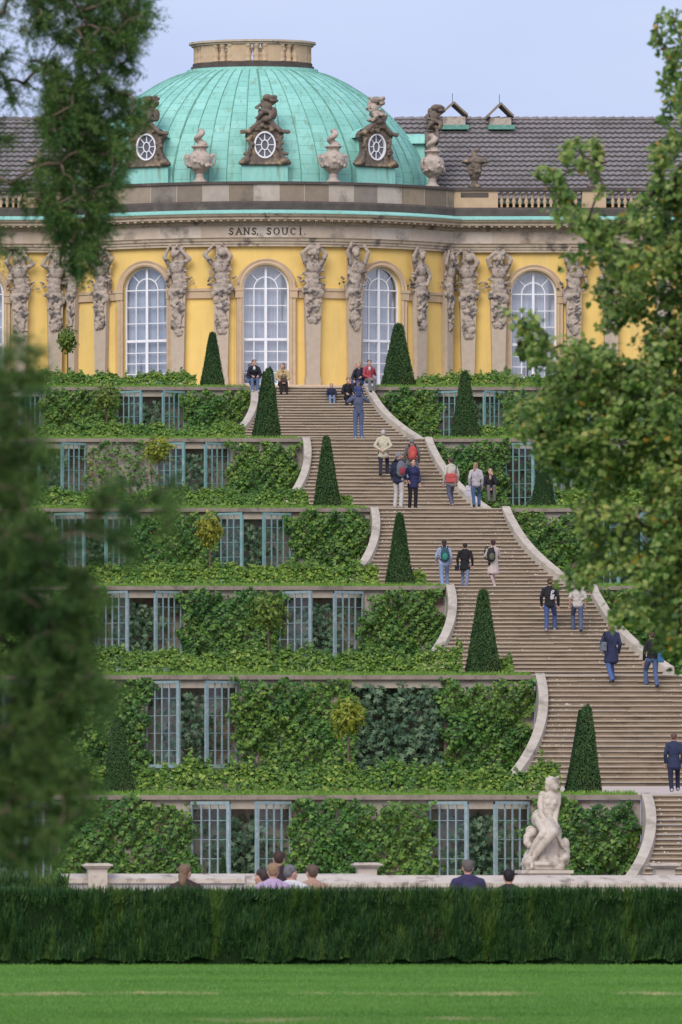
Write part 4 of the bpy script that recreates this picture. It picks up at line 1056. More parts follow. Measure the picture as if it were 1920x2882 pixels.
for i, (k, x, t, b_, w) in enumerate(YW_):
    Y = TY[k] + 1.15; X = PX(x, Y); s = F / Y
    h = (b_ - t) * D / s + .08; ww = w * D / s
    o = link('clipped_yew', YM[i % 6], None, (X, Y, TZ[k] + .04), 0); o.scale = (ww / .99, ww / .99, h / 2.17)
    tag(o, YL[i], 'topiary', 'clipped yew pyramids')

# little standard trees -----------------------------------------------------------------------------------------
def standard(k, x, y0, y1, w, mat, label, yoff=2.4, sway=0):
    Y = TY[k] + yoff; s = F / Y; X = PX(x, Y); zc, hh, rr = PZ((y0 + y1) / 2, Y), (y1 - y0) * D / s / 2, w * D / s / 2
    g = TZ[k] + RISE * yoff / 15
    o = tag(empty('standard_tree', (X, Y, g)), label, 'tree', 'small standard trees on the terraces')
    n = 620; v = unit(RNG.normal(0, 1, (n, 3))) * (RNG.uniform(.25, 1, n) ** .45)[:, None]
    v *= (1 + .42 * wav(v[:, 0] * 3, v[:, 2] * 3, 1.2, k + x * .01))[:, None]
    p = v * np.array([rr, rr, hh]) + np.array([0, 0, zc - g])
    leaves('crown', p, v + RNG.normal(0, .45, (n, 3)) + np.array([0, 0, .2]), v + RNG.normal(0, .5, (n, 3)), RNG.uniform(.08, .15, n), LIND, mat, o, .6)
    mb = MB(); mb.tube([(0, 0, -.05), (.01, 0, (zc - g) * .5), (sway, 0, zc - g)], [.035, .03, .022], 7)
    for i in range(9):
        a = i * 2.4; mb.tube([(0, 0, zc - g - hh * .5), (rr * .55 * math.cos(a), rr * .55 * math.sin(a), zc - g + hh * (.1 + .06 * i - .2))], [.014, .006], 5)
    mb.build('trunk', M['twig'], o)
standard(5, 800, 1605, 1692, 78, M['limetree'], 'yellow-green ball tree on a thin trunk before the dark figs of the fifth wall')
standard(4, 617, 1362, 1450, 92, M['greentree'], 'pale green loose-crowned little tree beside the grey-blue lattice doors of the fourth wall')
standard(3, 482, 1185, 1252, 58, M['yelltree'], 'yellow-leaved little tree beside the teal doors of the third wall')
standard(2, 365, 1003, 1062, 66, M['limetree'], 'olive-yellow little tree before the left teal doors of the second wall')
standard(1, 245, 878, 948, 66, M['greentree'], 'soft green little tree before the topmost wall, left of its teal doors')
standard(0, 155, 753, 808, 42, M['greentree'], 'tiny round tree standing before the yellow left wing')
standard(0, 1212, 775, 830, 44, M['greentree'], 'tiny round tree before the right wing window beside the linden twigs')
# ------------------------------------------------------------------ ground, lawn, hedges
def lawn_mat(name, blade=False):
    m, t, b = nodes(name)
    tc = N(t, 'ShaderNodeTexCoord'); sep = N(t, 'ShaderNodeSeparateXYZ'); t.links.new(tc.outputs['Object'], sep.inputs[0])
    f = noise(t, .22, 5); f2 = noise(t, 2.0, 5, .7)
    if blade:
        g = N(t, 'ShaderNodeNewGeometry'); base = ramp(t, g.outputs['Random Per Island'], [(0, (.10, .22, .04)), (.6, (.125, .255, .05)), (1, (.155, .285, .065))])
    else: base = ramp(t, f2, [(.3, (.10, .21, .04)), (.7, (.13, .255, .05))])
    col = mix(t, ramp(t, f, [(.4, (0, 0, 0)), (.7, (1, 1, 1))]), base, (.66, .78, .70), 'MULTIPLY')
    f4 = noise(t, 1.1, 5, .7); col = mix(t, ramp(t, f4, [(.5, (0, 0, 0)), (.75, (1, 1, 1))]), col, (.62, .74, .6), 'MULTIPLY')
    # worn, dry track running across the lawn
    def trk(y0, w, lo, hi, sc, seed):
        n1 = noise(t, sc, 3, .6, stretch=(1, .25, 1))
        nw = noise(t, .35, 3); wv = N(t, 'ShaderNodeMath', operation='MULTIPLY_ADD'); t.links.new(nw, wv.inputs[0]); wv.inputs[1].default_value = 3.0; t.links.new(sep.outputs['Y'], wv.inputs[2])
        a = N(t, 'ShaderNodeMath', operation='SUBTRACT'); t.links.new(wv.outputs[0], a.inputs[0]); a.inputs[1].default_value = y0
        b2 = N(t, 'ShaderNodeMath', operation='ABSOLUTE'); t.links.new(a.outputs[0], b2.inputs[0])
        c = ramp(t, b2.outputs[0], [(0, (.95, .95, .95)), (.45, (.8, .8, .8)), (min(w, 1), (0, 0, 0))])
        d = ramp(t, n1, [(lo, (0, 0, 0)), (hi, (1, 1, 1))])
        return mix(t, 1.0, c, d, 'MULTIPLY')
    col = mix(t, trk(90.5, .99, .46, .60, .9, 0), col, (.42, .37, .20))
    col = mix(t, trk(77.6, .9, .56, .68, .8, 0), col, (.36, .33, .17))
    t.links.new(col, b.inputs['Base Color']); b.inputs['Roughness'].default_value = .85; b.inputs['Specular IOR Level'].default_value = .15
    if blade:
        tr = N(t, 'ShaderNodeBsdfTranslucent'); t.links.new(col, tr.inputs[0]); mx = N(t, 'ShaderNodeMixShader'); mx.inputs[0].default_value = .3
        t.links.new(b.outputs[0], mx.inputs[1]); t.links.new(tr.outputs[0], mx.inputs[2]); t.links.new(mx.outputs[0], t.nodes['Material Output'].inputs[0])
    return m
M['lawn'] = lawn_mat('lawn_grass'); M['lawnblade'] = lawn_mat('lawn_blades', True)
M['earth'] = pm('park_ground', (.10, .13, .04), (.07, .10, .03), .5, .95, .1)
mb = MB(); mb.add([(-2500, -600, 0), (2500, -600, 0), (2500, 4500, 0), (-2500, 4500, 0)], [(0, 1, 2, 3)]); kind(mb.build('ground', M['earth']), 'structure')
mb = MB(); mb.add([(-70, 8, .004), (60, 8, .004), (60, 110.5, .004), (-70, 110.5, .004)], [(0, 1, 2, 3)]); kind(mb.build('lawn', M['lawn']), 'structure')
mb = MB(); mb.add([(-70, 114.5, .004), (60, 114.5, .004), (60, 207, .004), (-70, 207, .004)], [(0, 1, 2, 3)]); kind(mb.build('gravel_parterre', M['gravel']), 'structure')
n = 170000; y = 66 + 43.5 * RNG.uniform(0, 1, n); xl = PX(-120, y); xr = PX(1690, y); x = xl + (xr - xl) * RNG.uniform(0, 1, n)
kind(leaves('lawn_grass', np.stack([x, y, np.full(n, 0.0)], 1), RNG.normal(0, .5, (n, 3)) + np.array([0, -1, .3]), RNG.normal(0, .4, (n, 3)) + np.array([0, 0, 1.]), RNG.uniform(.02, .042, n), BLADE, M['lawnblade'], aspect=.3), 'stuff')

def hedge_mat(name, stops, streak):
    m, t, b = nodes(name)
    g = N(t, 'ShaderNodeNewGeometry'); col = ramp(t, g.outputs['Random Per Island'], stops)
    f = noise(t, 1.2, 3, .6, stretch=(3.0, 1, .35)); col = mix(t, ramp(t, f, [(.52, (0, 0, 0)), (.72, (1, 1, 1))]), col, streak)
    f2 = noise(t, .8, 4, .6, stretch=(1, 1, 1.6)); col = mix(t, ramp(t, f2, [(.66, (0, 0, 0)), (.76, (1, 1, 1))]), col, (.085, .06, .03))
    t.links.new(col, b.inputs['Base Color']); b.inputs['Roughness'].default_value = .7; b.inputs['Specular IOR Level'].default_value = .25
    return m
M['hedge'] = hedge_mat('hedge_sprays', [(0, (.009, .032, .010)), (.55, (.02, .06, .015)), (.9, (.038, .095, .021)), (1, (.075, .135, .028))], (.07, .125, .018))
def hedge(x0, x1, y0, y1, h, n, label, cat='hedge'):
    o = tag(empty('clipped_hedge', ((x0 + x1) / 2, y0, 0)), label, cat)
    off = np.array([(x0 + x1) / 2, y0, 0])
    mb = MB(); nx = 60
    vs = []
    for i in range(nx + 1):
        x = x0 + (x1 - x0) * i / nx - off[0]
        w = .05 * math.sin(i * .9) + .03 * math.sin(i * 2.3)
        vs += [(x, .14 + w, 0.0), (x, .10 + w, h - .1), (x, y1 - y0, h - .1), (x, y1 - y0, 0)]
    mb.add(vs, [(i * 4 + j, i * 4 + j + 1, (i + 1) * 4 + j + 1, (i + 1) * 4 + j) for i in range(nx) for j in range(3)]); mb.build('core', M['yewcore'], o)
    x = RNG.uniform(x0, x1, n); f = RNG.random(n); nf = int(n * .78)
    z = np.where(np.arange(n) < nf, .07 + (h - .07) * RNG.uniform(0, 1, n), h + .05 * wav(x * .7, x * 0, 1.4, 2) + RNG.normal(0, .025, n) - .05)
    und = .11 * wav(x * .8, z * 1.6, 1.2, 3) + .06 * wav(x * 2.5, z * 1.0, 1.6, 8)
    y = np.where(np.arange(n) < nf, y0 + .08 + und - .03 * RNG.random(n), y0 + (y1 - y0) * RNG.uniform(0, 1, n) ** 1.6)
    dr = .12 * wav(x * .6, x * 0, 1, 5); keep = ~((np.arange(n) < nf) & (z < .10 + .07 * wav(x, x * 0, 2.3, 1)))
    nr = RNG.normal(0, .45, (n, 3)) + np.where((np.arange(n) < nf)[:, None], np.array([0, -1, .1]), np.array([0, -.5, .7]))
    tp = RNG.normal(0, .13, (n, 3)) + np.array([.05, -.16, 1.0]); sz = RNG.uniform(.09, .21, n)
    sh = (np.arange(n) >= nf) & (RNG.random(n) < .20); sz = np.where(sh, RNG.uniform(.08, .19, n), np.where(np.arange(n) >= nf, sz * .6, sz))
    p = np.stack([x, y, z - .04], 1) - off
    leaves('foliage', p[keep], nr[keep], tp[keep], sz[keep], BLADE, M['hedge'], o, .10)
    return o
hedge(PX(-250, 110), PX(1830, 110) + 9, 109.5, 113.5, .97, 225000, 'long dark clipped hedge across the lawn in front of the pale garden wall')
hedge(PX(-120, 124), PX(146, 124), 123, 126, 1.12, 8000, 'lighter low hedge behind the dark hedge, left of the garden wall')

# ------------------------------------------------------------------ garden walls, posts, marble statue
def gwall(x0, x1, y, zt, cap, label):
    o = tag(empty('garden_wall', ((x0 + x1) / 2, y, 0)), label, 'wall', 'low marble walls round the fountain')
    w = (x1 - x0) / 2; mb = MB(); x = -w; rnd = random.Random(int(w * 10))
    while x < w: e = min(x + rnd.uniform(1.6, 2.3), w); mb.box(x, e - .008, 0, .32, 0, zt - .1); x = e
    mb.build('wall', M['wallmarble'], o)
    mb = MB(); mb.add([(-w - .04, -.05, zt - .1), (w + .02, -.05, zt - .1), (w + .02, .38, zt - .1), (-w - .04, .38, zt - .1), (-w - .04, -.05, zt - .03), (w + .02, -.05, zt - .03), (w + .02, .30, zt + cap), (-w - .04, .30, zt + cap), (w + .02, .38, zt + cap), (-w - .04, .38, zt + cap)],
                      [(0, 1, 5, 4), (4, 5, 6, 7), (7, 6, 8, 9), (9, 8, 2, 3), (0, 3, 2, 1), (0, 4, 7, 9, 3), (1, 2, 8, 6, 5)])
    mb.build('coping', M['marble'], o); return o
YA, YBW = 134.0, 130.0
gwall(PX(147, YA), PX(850, YA), YA, PZ(2016, YA), .055, 'low marble wall with a capped post at its end, behind the brown-haired woman')
gwall(PX(574, YBW), PX(1720, YBW) + 9, YBW, PZ(2025, YBW), .09, 'nearer grey-white marble wall running to the right edge, below the statue')
def post(x, y, ztop, label):
    z = ztop; o = tag(empty('stone_post', (x, y, 0)), label, 'post', 'capped marble posts')
    mb = MB(); mb.box(-.155, .155, -.155, .155, 0, z - .09); mb.build('shaft', M['marble'], o)
    mb = MB()
    for w, a, b in ((.18, z - .09, z - .07), (.21, z - .07, z - .045), (.24, z - .045, z - .018)): mb.box(-w, w, -w, w, a, b)
    mb.add([(-.21, -.21, z - .018), (.21, -.21, z - .018), (.21, .21, z - .018), (-.21, .21, z - .018), (-.17, -.17, z), (.17, -.17, z), (.17, .17, z), (-.17, .17, z)], [(4, 5, 6, 7), (0, 1, 5, 4), (1, 2, 6, 5), (2, 3, 7, 6), (3, 0, 4, 7)])
    mb.build('cap', M['marble'], o)
post(PX(223, YA), YA - .05, PZ(1984, YA), 'capped marble post at the left end of the far garden wall')
post(PX(862, YA), YA + 1.2, PZ(1983, YA), 'capped marble post in the middle, left of the grey-haired head')
post(PX(1548, YBW), YBW + 1.0, PZ(1984, YBW), 'capped marble post cut by the edge, right of the statue')

def statue():
    Y = 144.0; s = F / Y; u = 1 / (6.725 * s)              # one enlarged photo pixel in metres (region x1450.., y2150.., 6.725x)
    x0, zb = 1450 + 540 / 6.725, CZ + (HZ - (2150 + 2010 / 6.725)) / s
    P = lambda a, b, y=0: ((a - 540) * u, y, (2010 - b) * u)
    X = (x0 - XV) / s + CX
    st = tag(empty('marble_statue', (X, Y, zb)), 'white marble statue of a seated nude bather bending on a rock, on a pedestal', 'statue')
    mb = MB()
    mb.ell(P(680, 650), (.155, .115, .14)); mb.ell(P(660, 790, -.02), (.125, .1, .13)); mb.ell(P(630, 930), (.112, .105, .15)); mb.ell(P(560, 1050, .02), (.165, .15, .16))
    mb.ell(P(440, 1040, .05), (.12, .15, .17)); mb.ell(P(612, 735, -.085), (.055, .05, .055)); mb.ell(P(735, 735, -.085), (.05, .05, .055))
    mb.cap(P(700, 570, -.02), P(715, 470, -.05), .058, .055)
    mb.ell(P(728, 390, -.06), (.092, .11, .13)); mb.ell(P(755, 430, -.14), (.05, .05, .08)); mb.ell(P(778, 425, -.16), (.022, .03, .03))
    mb.cap(P(520, 590), P(475, 760, -.03), .075, .06); mb.cap(P(475, 760, -.03), P(480, 960, -.1), .06, .05); mb.cap(P(480, 960, -.1), P(610, 1180, -.3), .05, .035); mb.ell(P(640, 1215, -.33), (.045, .05, .05))
    mb.cap(P(800, 590), P(810, 760), .07, .055); mb.cap(P(790, 800), P(750, 1080, -.05), .055, .045); mb.cap(P(750, 1080, -.05), P(775, 1350, -.12), .05, .04); mb.cap(P(775, 1350, -.12), P(880, 1550, -.16), .042, .04)
    mb.cap(P(560, 620), P(780, 620), .07, .06)
    mb.cap(P(460, 1060, -.02), P(510, 1290, -.36), .115, .08); mb.cap(P(510, 1290, -.36), P(350, 1500, -.32), .085, .065); mb.cap(P(350, 1500, -.32), P(240, 1740, -.22), .065, .038)
    mb.cap(P(600, 1080, -.05), P(660, 1290, -.42), .115, .08); mb.cap(P(660, 1290, -.42), P(470, 1540, -.38), .085, .066); mb.cap(P(470, 1540, -.38), P(270, 1830, -.3), .066, .04); mb.cap(P(275, 1830, -.3), P(255, 1960, -.42), .045, .03)
    mb.cap(P(240, 1740, -.22), P(205, 1850, -.32), .04, .03)
    link('figure', mb.body('figure', [M['marble']], .014, 3, fingers_at([(P(640, 1215, -.33), (.3, -.1, -.9)), (P(880, 1550, -.16), (.5, -.3, -.7))])), st)
    mb = MB(); rnd = random.Random(2)
    mb.ell(P(690, 360, -.0), (.115, .11, .115)); mb.ell(P(630, 430, .03), (.06, .09, .12))
    for i in range(26): mb.ell((P(700, 340)[0] + rnd.uniform(-.11, .11), rnd.uniform(-.1, .06), P(700, 340)[2] + rnd.uniform(-.06, .09)), .03, 6, 5)
    link('hair', mb.body('hair', [M['marble']], .014, 1), st)
    mb = MB()                                                # rock, drapery, base
    mb.ell(P(560, 1780, .05), (.38, .26, .26)); mb.ell(P(720, 1600, .02), (.16, .2, .36)); mb.ell(P(640, 1330, .12), (.25, .2, .3)); mb.ell(P(930, 1700, -.02), (.1, .14, .26)); mb.ell(P(935, 1520, -.06), (.085, .1, .12)); mb.ell(P(880, 1830, 0), (.13, .18, .13))
    mb.ell(P(230, 1850, -.2), (.13, .2, .12)); mb.ell(P(520, 1900, -.1), (.42, .3, .09)); mb.box(*[c for c in (P(170, 0)[0], P(895, 0)[0])], -.34, .32, P(0, 2010)[2], P(0, 1900)[2])
    for (a, b, y, r) in ((290, 1270, .0, .09), (225, 1390, -.05, .075), (215, 1480, -.08, .07), (260, 1540, -.1, .06), (330, 1300, -.02, .09), (300, 1430, 0, .07)): mb.ell(P(a, b, y), (r, r * 1.2, r * 1.1))
    for i in range(9): mb.cap(P(570 + i * 14, 1480, -.12), P(555 + i * 17 + rnd.uniform(-10, 10), 1850, -.2), .022, .03, 6)
    for i in range(14): mb.ell(P(rnd.uniform(190, 950), rnd.uniform(1780, 1890), -.2), rnd.uniform(.05, .1), 6, 5)
    link('rock', mb.body('rock', [M['marble']], .018, 1), st)
    mb = MB(); mb.box(P(60, 0)[0], P(1035, 0)[0], -.48, .48, -.055, 0); mb.box(P(110, 0)[0], P(985, 0)[0], -.44, .44, -.12, -.055); mb.box(P(140, 0)[0], P(950, 0)[0], -.4, .4, -zb, -.12); mb.build('pedestal', M['marble'], st)
def fingers_at(hs, sc=1.0):
    ex = MB()
    for p, d in hs:
        p = Vector(p); d = Vector(d).normalized(); a = d.cross(Vector((0, 0, 1))); a = a.normalized() if a.length > .1 else Vector((1, 0, 0)); c = d.cross(a)
        for i in range(4):
            q = p + a * (i - 1.5) * .019 * sc + d * .03 * sc; L = [.068, .078, .073, .056][i] * sc
            ex.tube([q, q + d * L * .55, q + d * L * .85 + c * .02 * sc, q + d * L * .95 + c * .03 * sc], [.0095 * sc, .009 * sc, .008 * sc, .005 * sc], 6)
        q = p - a * .03 * sc; ex.tube([q, q + (d * .6 - a * .8) * .035 * sc, q + (d - a * .45) * .06 * sc], [.011 * sc, .01 * sc, .007 * sc], 6)
    return ex
statue()
# a small cone-shaped evergreen behind the far wall
o = link('clipped_yew', YM[0], None, (PX(513, 150), 150, 0), 0); o.scale = (.3, .3, .62); tag(o, 'tiny cone-shaped evergreen behind the far garden wall, before the lowest lattice doors', 'topiary')
# ------------------------------------------------------------------ foreground trees
def inside(poly, x, y):
    r = np.zeros(len(x), bool); n = len(poly)
    for i in range(n):
        (x0, y0), (x1, y1) = poly[i], poly[(i + 1) % n]
        if y0 != y1:
            c = ((y0 > y) != (y1 > y)) & (x < (x1 - x0) * (y - y0) / (y1 - y0) + x0); r ^= c
    return r
def scatter(polys, n, Y, thick, r):
    """clump centres inside an uneven crown outline, spread through its depth"""
    pts = []
    for poly, w in polys:
        a = np.array(poly, float); m = int(n * w); x = []; y = []
        while len(x) < m:
            xx = r.uniform(a[:, 0].min(), a[:, 0].max(), 400); yy = r.uniform(a[:, 1].min(), a[:, 1].max(), 400); k = inside(poly, xx, yy); x += list(xx[k]); y += list(yy[k])
        x = np.array(x[:m]); y = np.array(y[:m]); d = Y + r.normal(0, 1, m) * thick
        # the outline belongs to the tree: it is laid out once, at the tree's own depth
        pts.append(np.stack([PX(x, Y), d, PZ(y, Y)], 1))
    return np.concatenate(pts)
def skeleton(pts, root, r):
    """join every clump to its nearest neighbour nearer the trunk; returns parent list"""
    allp = np.concatenate([root, pts]); nr = len(root); n = len(allp); par = -np.ones(n, int); done = np.zeros(n, bool); done[:nr] = True
    best = np.full(n, 1e9); bp = np.zeros(n, int); depth = np.zeros(n)
    for i in range(nr):
        d = np.linalg.norm(allp - allp[i], axis=1); k = d < best; best[k] = d[k]; bp[k] = i
    for _ in range(n - nr):
        c = np.where(done, 1e9, best + .15 * depth[bp]); j = int(c.argmin()); par[j] = bp[j]; depth[j] = depth[bp[j]] + best[j]; done[j] = True
        d = np.linalg.norm(allp - allp[j], axis=1); k = (d < best) & ~done; best[k] = d[k]; bp[k] = j
    cnt = np.ones(n)
    order = np.argsort(-depth)
    for j in order:
        if par[j] >= 0: cnt[par[j]] += cnt[j]
    return allp, par, cnt
def limbs(allp, par, cnt, k, mat, name, parent, off, rmin=.006, rmax=9):
    mb = MB()
    rt = [Vector(v) - off for v, pr in zip(allp, par) if pr < 0]
    mb.tube(rt, [min(.03, rmin * 4)] * len(rt), 6)           # the axis inside the trunk
    for j in range(len(allp)):
        if par[j] < 0: continue
        p, q = Vector(allp[par[j]]), Vector(allp[j]); L = (q - p).length
        m = p.lerp(q, .5) + Vector((0, 0, .08 * L)) + Vector((random.uniform(-.06, .06), random.uniform(-.06, .06), random.uniform(-.06, .06))) * L
        r0 = max(rmin, k * cnt[par[j]] ** .5 if cnt[par[j]] < cnt[j] * 3 else k * cnt[j] ** .5 * 1.15); r1 = max(rmin * .7, k * cnt[j] ** .5)
        r0, r1 = min(r0, rmax), min(r1, rmax)
        mb.tube([p - off, m - off, q - off], [r0, (r0 + r1) / 2, r1], 6)
    return mb.build(name, mat, parent, True)
def needles(allp, par, root_n, r, per, L, nl, mat, parent, off, droop, side):
    """feathery sprays: every clump carries twigs with needles on both sides"""
    P = []; NR = []; T = []; S = []
    for j in range(root_n, len(allp)):
        base = allp[j]; d0 = allp[j] - allp[par[j]]; d0 = d0 / (np.linalg.norm(d0) + 1e-6)
        for q in range(per):
            d = d0 * .5 + r.normal(0, .55, 3) + np.array([side * .45, 0, droop]); d /= np.linalg.norm(d)
            l = L * r.uniform(.55, 1.2); n = int(l / nl * 7)
            t = r.uniform(0, 1, n); c = base + d * (t * l)[:, None] + np.outer(t * t * l * .35, [0, 0, droop * .8]) + r.normal(0, .004, (n, 3))
            sv = r.normal(0, 1, (n, 3)); sv -= np.outer(sv @ d, d); sv = unit(sv)
            P.append(c); T.append(sv * .8 + d * .75); NR.append(np.cross(sv, d) + r.normal(0, .3, (n, 3))); S.append(nl * r.uniform(.7, 1.3, n) * (1.1 - .5 * t))
    P = np.concatenate(P) - np.array(off)
    return leaves('crown', P, np.concatenate(NR), np.concatenate(T), np.concatenate(S), BLADE, mat, parent, .16)
# high conifer: branch tips hanging in from the left
r = np.random.default_rng(5); Yc = 70.0
up = [([(60, 0), (332, 0), (326, 60), (316, 138), (300, 165), (262, 160), (258, 190), (275, 222), (322, 252), (310, 285), (268, 300), (284, 345), (272, 400), (262, 430), (272, 466), (232, 505), (242, 558), (215, 610), (182, 630), (140, 618), (112, 585), (122, 540), (96, 500), (70, 420), (90, 330), (110, 240), (100, 150), (80, 60)], .74),
      ([(0, -40), (332, -40), (332, 0), (0, 0)], .05),
      ([(-160, -40), (80, 0), (100, 150), (95, 330), (60, 470), (20, 500), (0, 560), (85, 570), (60, 640), (-60, 600), (-160, 500)], .15), ([(-760, 500), (-600, -40), (-430, -260), (-240, -60), (-170, 300), (-180, 560), (-420, 640)], .35)]
pts = scatter(up, 640, Yc, .38, r)
gap = wav((pts[:, 0] - pts[:, 0].min()) * 3.2, pts[:, 2] * 3.2, 1.0, 2); pts = pts[(gap > -.35) | (pts[:, 0] > PX(190, Yc)) & (gap > -.6)]
tx = PX(-430, Yc)
root = np.array([[tx, Yc, z] for z in (0.0, 2.0, 4, 5, 5.8, 6.6, 7.3, 8.0, 8.8, 9.5)])
con = tag(empty('conifer', (tx, Yc, 0)), 'tall conifer with drooping dark branches hanging before the dome and left wing', 'tree')
allp, par, cnt = skeleton(pts, root, r); off = Vector((tx, Yc, 0))
limbs(allp, par, cnt, .0042, M['twig'], 'branches', con, off, .004, .014)
mb = MB(); mb.tube([(0, 0, -.1), (.05, 0, 3), (-.03, 0, 6.5), (0, 0, 10)], [.26, .2, .14, .06], 12); mb.build('trunk', M['bark'], con)
needles(allp, par, len(root), r, 12, .21, .040, M['conifer'], con, off, -.30, .8)
# near conifer, low and far out of focus
r = np.random.default_rng(8); Yn = 31.0
lo = [([(-90, 870), (0, 880), (40, 900), (50, 960), (92, 1005), (110, 1040), (88, 1090), (46, 1125), (80, 1190), (135, 1245), (205, 1300), (245, 1330), (252, 1390), (205, 1470), (195, 1545), (265, 1590), (272, 1635), (205, 1700), (140, 1750), (215, 1805), (200, 1850), (130, 1895), (108, 1970), (0, 1985), (-90, 1900)], .86),
      ([(150, 1180), (300, 1100), (400, 1110), (398, 1200), (330, 1250), (230, 1290), (160, 1260)], .05), ([(0, 775), (60, 785), (105, 850), (85, 895), (20, 905), (-60, 880)], .035), ([(-260, 900), (-90, 880), (-90, 1900), (-260, 1900)], .06)]
pts = scatter(lo, 720, Yn, .2, r)
gap = wav(pts[:, 0] * 5, pts[:, 2] * 5, 1.0, 6); pts = pts[gap > -.5]
tx = PX(-300, Yn); off = Vector((tx, Yn, 0))
root = np.array([[tx, Yn, z] for z in (0.0, .8, 1.2, 1.6, 2.0, 2.4, 2.8, 3.2)])
con2 = tag(empty('conifer', (tx, Yn, 0)), 'nearest blurred dark conifer filling the lower left edge before the terraces', 'tree')
allp, par, cnt = skeleton(pts, root, r)
limbs(allp, par, cnt, .0018, M['twig'], 'branches', con2, off, .002, .012)
mb = MB(); mb.tube([(0, 0, -.1), (.03, 0, 1.2), (0, 0, 2.4), (0, 0, 3.8)], [.12, .09, .06, .02], 12); mb.build('trunk', M['bark'], con2)
needles(allp, par, len(root), r, 13, .10, .022, M['conifer'], con2, off, -.1, .55)
# linden on the right
r = np.random.default_rng(12); Yl = 68.0
li = [([(1700, 400), (1568, 420), (1512, 440), (1450, 500), (1402, 515), (1362, 460), (1330, 466), (1325, 510), (1308, 560), (1330, 585), (1375, 600), (1405, 650), (1380, 690), (1420, 730), (1460, 775), (1390, 795), (1310, 798), (1250, 796), (1250, 845), (1182, 930), (1218, 1000), (1236, 1065), (1300, 1095), (1356, 1130), (1326, 1180), (1342, 1240), (1384, 1290), (1312, 1325), (1374, 1375), (1364, 1420), (1412, 1438), (1490, 1425), (1510, 1490), (1568, 1530), (1700, 1500)], .80),
      ([(1520, 28), (1546, 30), (1590, 120), (1590, 470), (1490, 440), (1500, 350), (1532, 300), (1524, 220), (1540, 150), (1528, 85)], .085),
      ([(1338, 295), (1356, 300), (1364, 400), (1368, 450), (1344, 452), (1340, 380)], .014), ([(1244, 354), (1258, 352), (1322, 445), (1316, 490), (1286, 425)], .014),
      ([(1160, 692), (1182, 700), (1255, 775), (1235, 800), (1195, 760)], .014), ([(1190, 800), (1250, 790), (1250, 835), (1200, 835)], .010)]
pts = scatter(li, 880, Yl, .55, r)
spread = np.full(len(pts), .5); spread[:int(880 * .80)] = 1.0; m0 = int(880 * .80); spread[m0:m0 + int(880 * .085)] = .62
gap = wav(pts[:, 0] * 1.9, pts[:, 2] * 1.9, 1.0, 4); spread = spread[gap > -.85]; pts = pts[gap > -.85]
tx = PX(2150, Yl); off = Vector((tx, Yl, 0))
root = np.array([[tx, Yl, z] for z in (0.0, 2.0, 3.0, 3.6)] + [[tx - .25 * i, Yl, 3.6 + .5 * i] for i in range(1, 8)])
lt = tag(empty('linden_tree', (tx, Yl, 0)), 'linden tree with green leaves turning orange, reaching in from the right edge', 'tree')
p2 = scatter([([(1720, 150), (1900, -60), (2200, -160), (2500, 0), (2700, 400), (2720, 900), (2560, 1300), (2300, 1420), (2000, 1480), (1720, 1480)], 1)], 560, Yl, .9, r); pts = np.concatenate([pts, p2]); spread = np.concatenate([spread, np.full(len(p2), 1.1)])
allp, par, cnt = skeleton(pts, root, r)
limbs(allp, par, cnt, .0036, M['bark'], 'branches', lt, off, .004)
mb = MB(); mb.tube([(0, 0, -.1), (.05, 0, 1.5), (0, 0, 3.0), (-.1, 0, 3.7)] + [(-.25 * i, 0, 3.6 + .5 * i) for i in range(1, 8)], [.3, .24, .2, .17, .14, .12, .1, .08, .06, .045, .03], 12); mb.build('trunk', M['bark'], lt)
P = []; T = []
for j in range(len(root), len(allp)):
    w_ = spread[j - len(root)]; n = int(42 * w_); d = allp[j] - allp[par[j]]; d /= np.linalg.norm(d) + 1e-6
    q = allp[j] + r.normal(0, .05 * w_, (n, 3)) * np.array([1, 1.8, 1]) - d * r.uniform(0, .12, (n, 1)); P.append(q); T.append(np.tile(d * .5, (n, 1)) + r.normal(0, .55, (n, 3)) + np.array([-.1, 0, -.55]))
P = np.concatenate(P); n = len(P)
leaves('crown', P - np.array(off), r.normal(0, .55, (n, 3)) + np.array([-.15, -.6, .65]), np.concatenate(T), r.uniform(.03, .058, n), LIND, M['linden'], lt, .95)
